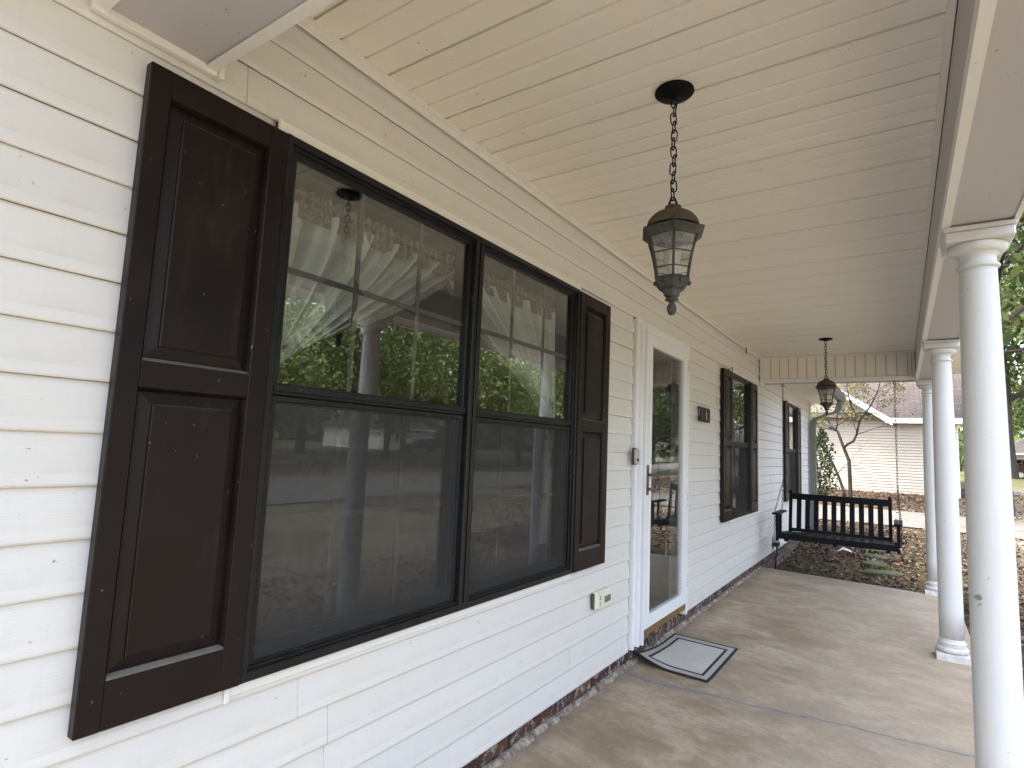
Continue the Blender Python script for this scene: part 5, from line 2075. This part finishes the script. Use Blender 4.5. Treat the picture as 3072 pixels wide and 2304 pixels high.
m.add([(-.10, -.06, 0), (0, -.08, .05), (.11, -.03, .01), (.08, .07, .03), (-.02, .05, .07), (-.09, .06, .01)], [(0, 1, 4, 5), (1, 2, 3, 4)])
o = tag(m.build("paper_scrap", PAPER), "crumpled white paper scrap lying on the dark leaves below the swing", "litter")
o.location = (.68, 10.7, float(gz(.68, 10.7)) + .05)

# ------------------------------------------------------------------ cars and far houses
def car(label, loc, rz, paint, wagon=True):
    c = thing("parked_car", label, "car", loc, rz)
    L, Wd = 4.6, 1.85
    prof = [(-2.3, .45), (-2.32, .85), (-2.2, 1.05), (-1.0 if not wagon else -1.15, 1.12), (1.9, 1.12), (2.25, 1.05), (2.32, .8), (2.28, .42)]
    if wagon:
        prof = [(-2.3, .40), (-2.34, .75), (-2.20, .98), (-1.05, 1.08), (2.22, 1.10), (2.32, .80), (2.28, .40)]
    m = MB()
    n = len(prof)
    wds = [.86 * Wd / 2, Wd / 2, Wd / 2, .86 * Wd / 2]
    vs = []
    for (yv, ins) in ((-Wd / 2, .0), (Wd / 2, .0)):
        vs += [(x, yv, z) for x, z in prof]
    m.add(vs, [tuple(range(n)), tuple(range(n, 2 * n))] + [(k, (k + 1) % n, n + (k + 1) % n, n + k) for k in range(n)])
    top = [(-1.05, 1.08), (-.45, 1.62), (.2, 1.70), (1.95, 1.66), (2.22, 1.10)]
    n = len(top)
    vs = [(x, -Wd / 2 + .02 + (z - 1.08) * .22, z) for x, z in top] + [(x, Wd / 2 - .02 - (z - 1.08) * .22, z) for x, z in top]
    m.add(vs, [tuple(range(n)), tuple(range(n, 2 * n))] + [(k, (k + 1) % n, n + (k + 1) % n, n + k) for k in range(n)])
    m.build("body", paint, c)
    for s in (-1, 1):
        m = MB()
        for (a, b, cc, d) in ((-.75, -.35, .35, .35), (.45, .45, 1.25, 1.25), (1.35, 1.35, 2.0, 1.85)):
            vs = []
            for (x, z) in ((a, 1.14), (b, 1.58), (d, 1.58), (cc, 1.14)):
                yy = s * (Wd / 2 - .012 - (z - 1.08) * .22)
                vs.append((x, yy + s * .006, z))
            m.add(vs, [(0, 1, 2, 3)])
        m.build("side_window", CARGLASS, c, False)
        for x in (-1.45, 1.45):
            m = MB()
            m.tube([(x, s * (Wd / 2 - .2), .35), (x, s * (Wd / 2 + .01), .35)], .35, 18, smooth=False)
            w = m.build("wheel", RUBBER, c)
            m = MB()
            m.tube([(x, s * (Wd / 2 + .008), .35), (x, s * (Wd / 2 + .022), .35)], .21, 14, smooth=False)
            m.build("rim", ALLOY, w)
        m = MB()
        m.bbox(2.27, 2.335, s * .72 - .12, s * .72 + .12, .78, 1.02, .01)
        m.build("tail_lamp", REDL, c)
        m = MB()
        m.bbox(-2.36, -2.28, s * .66 - .16, s * .66 + .16, .70, .86, .01)
        m.build("headlight", ALLOY, c)
    m = MB()
    m.add([(-1.02, -.74, 1.115), (-.49, -.66, 1.60), (-.49, .66, 1.60), (-1.02, .74, 1.115)], [(0, 1, 2, 3)])
    m.build("windscreen", CARGLASS, c, False)
    return c


car("maroon car parked by the grey roofed house at the right edge", (11.3, 66, float(gz(11.3, 66))), PI, MAROON)
car("black car parked before the white garage across the road", (44.5, 50, float(gz(44.5, 50)) + .02), rad(100), CARBLK)


def small_house(label, x, yv, w, d, h, rz, wallm, roofm, garage=True):
    c = thing("far_house", label, "house", (x, yv, float(gz(x, yv)) - .1), rz)
    m = MB()
    z = 0
    m.box(-w / 2, w / 2, 0, d, -.4, h)
    while z < h:
        m.add([(-w / 2, -.018, z), (w / 2, -.018, z), (w / 2, -.004, z + .2), (-w / 2, -.004, z + .2), (-w / 2, 0, z), (w / 2, 0, z)], [(0, 1, 2, 3), (4, 5, 1, 0)])
        z += .2
    m.build("wall", wallm, c, False)
    m = MB()
    o_ = .45
    m.add([(-w / 2 - o_, -o_, h - .05), (w / 2 + o_, -o_, h - .05), (w / 2 - d * .35, d / 2, h + d * .28), (-w / 2 + d * .35, d / 2, h + d * .28)], [(0, 1, 2, 3)])
    m.add([(-w / 2 - o_, d + o_, h - .05), (w / 2 + o_, d + o_, h - .05), (w / 2 - d * .35, d / 2, h + d * .28), (-w / 2 + d * .35, d / 2, h + d * .28)], [(0, 1, 2, 3)])
    for s in (-1, 1):
        m.add([(s * (w / 2 + o_), -o_, h - .05), (s * (w / 2 + o_), d + o_, h - .05), (s * (w / 2 - d * .35), d / 2, h + d * .28)], [(0, 1, 2)])
    r = m.build("roof", roofm, c)
    uv_planar(r)
    MB().box(-w / 2 - o_, w / 2 + o_, -o_ - .02, -o_, h - .22, h - .04).build("fascia", WHITE, c)
    if garage:
        g = MB()
        g.bbox(-w * .38, w * .05, -.06, -.02, 0.1, 2.3, .01)
        for i in range(4):
            g.bbox(-w * .38 + .05, w * .05 - .05, -.075, -.058, .15 + i * .54, .63 + i * .54, .01)
        g.build("garage_door", WHITE, c)
    for xx in (w * .2, w * .36):
        f = MB()
        frame_ = f.bbox(xx - .5, xx + .5, -.05, -.02, 1.0, 2.3, .01)
        wv = f.build("window", WHITE, c)
        MB().box(xx - .42, xx + .42, -.056, -.051, 1.08, 2.22).build("pane", CARGLASS, wv)
    return c


small_house("grey roofed far house behind the maroon car at the right edge", 16.0, 78, 11, 9, 2.8, 0, NVINYL, SHIN1)
small_house("white far house with garage across the road, reflected in the big window", 52, 56, 14, 9, 2.9, rad(-110) + PI + PI, WHITE, SHIN2)
small_house("white porch house across the road, reflected in the storm door", 30, 98, 14, 9, 3.0, rad(-30), WHITE, SHIN1)
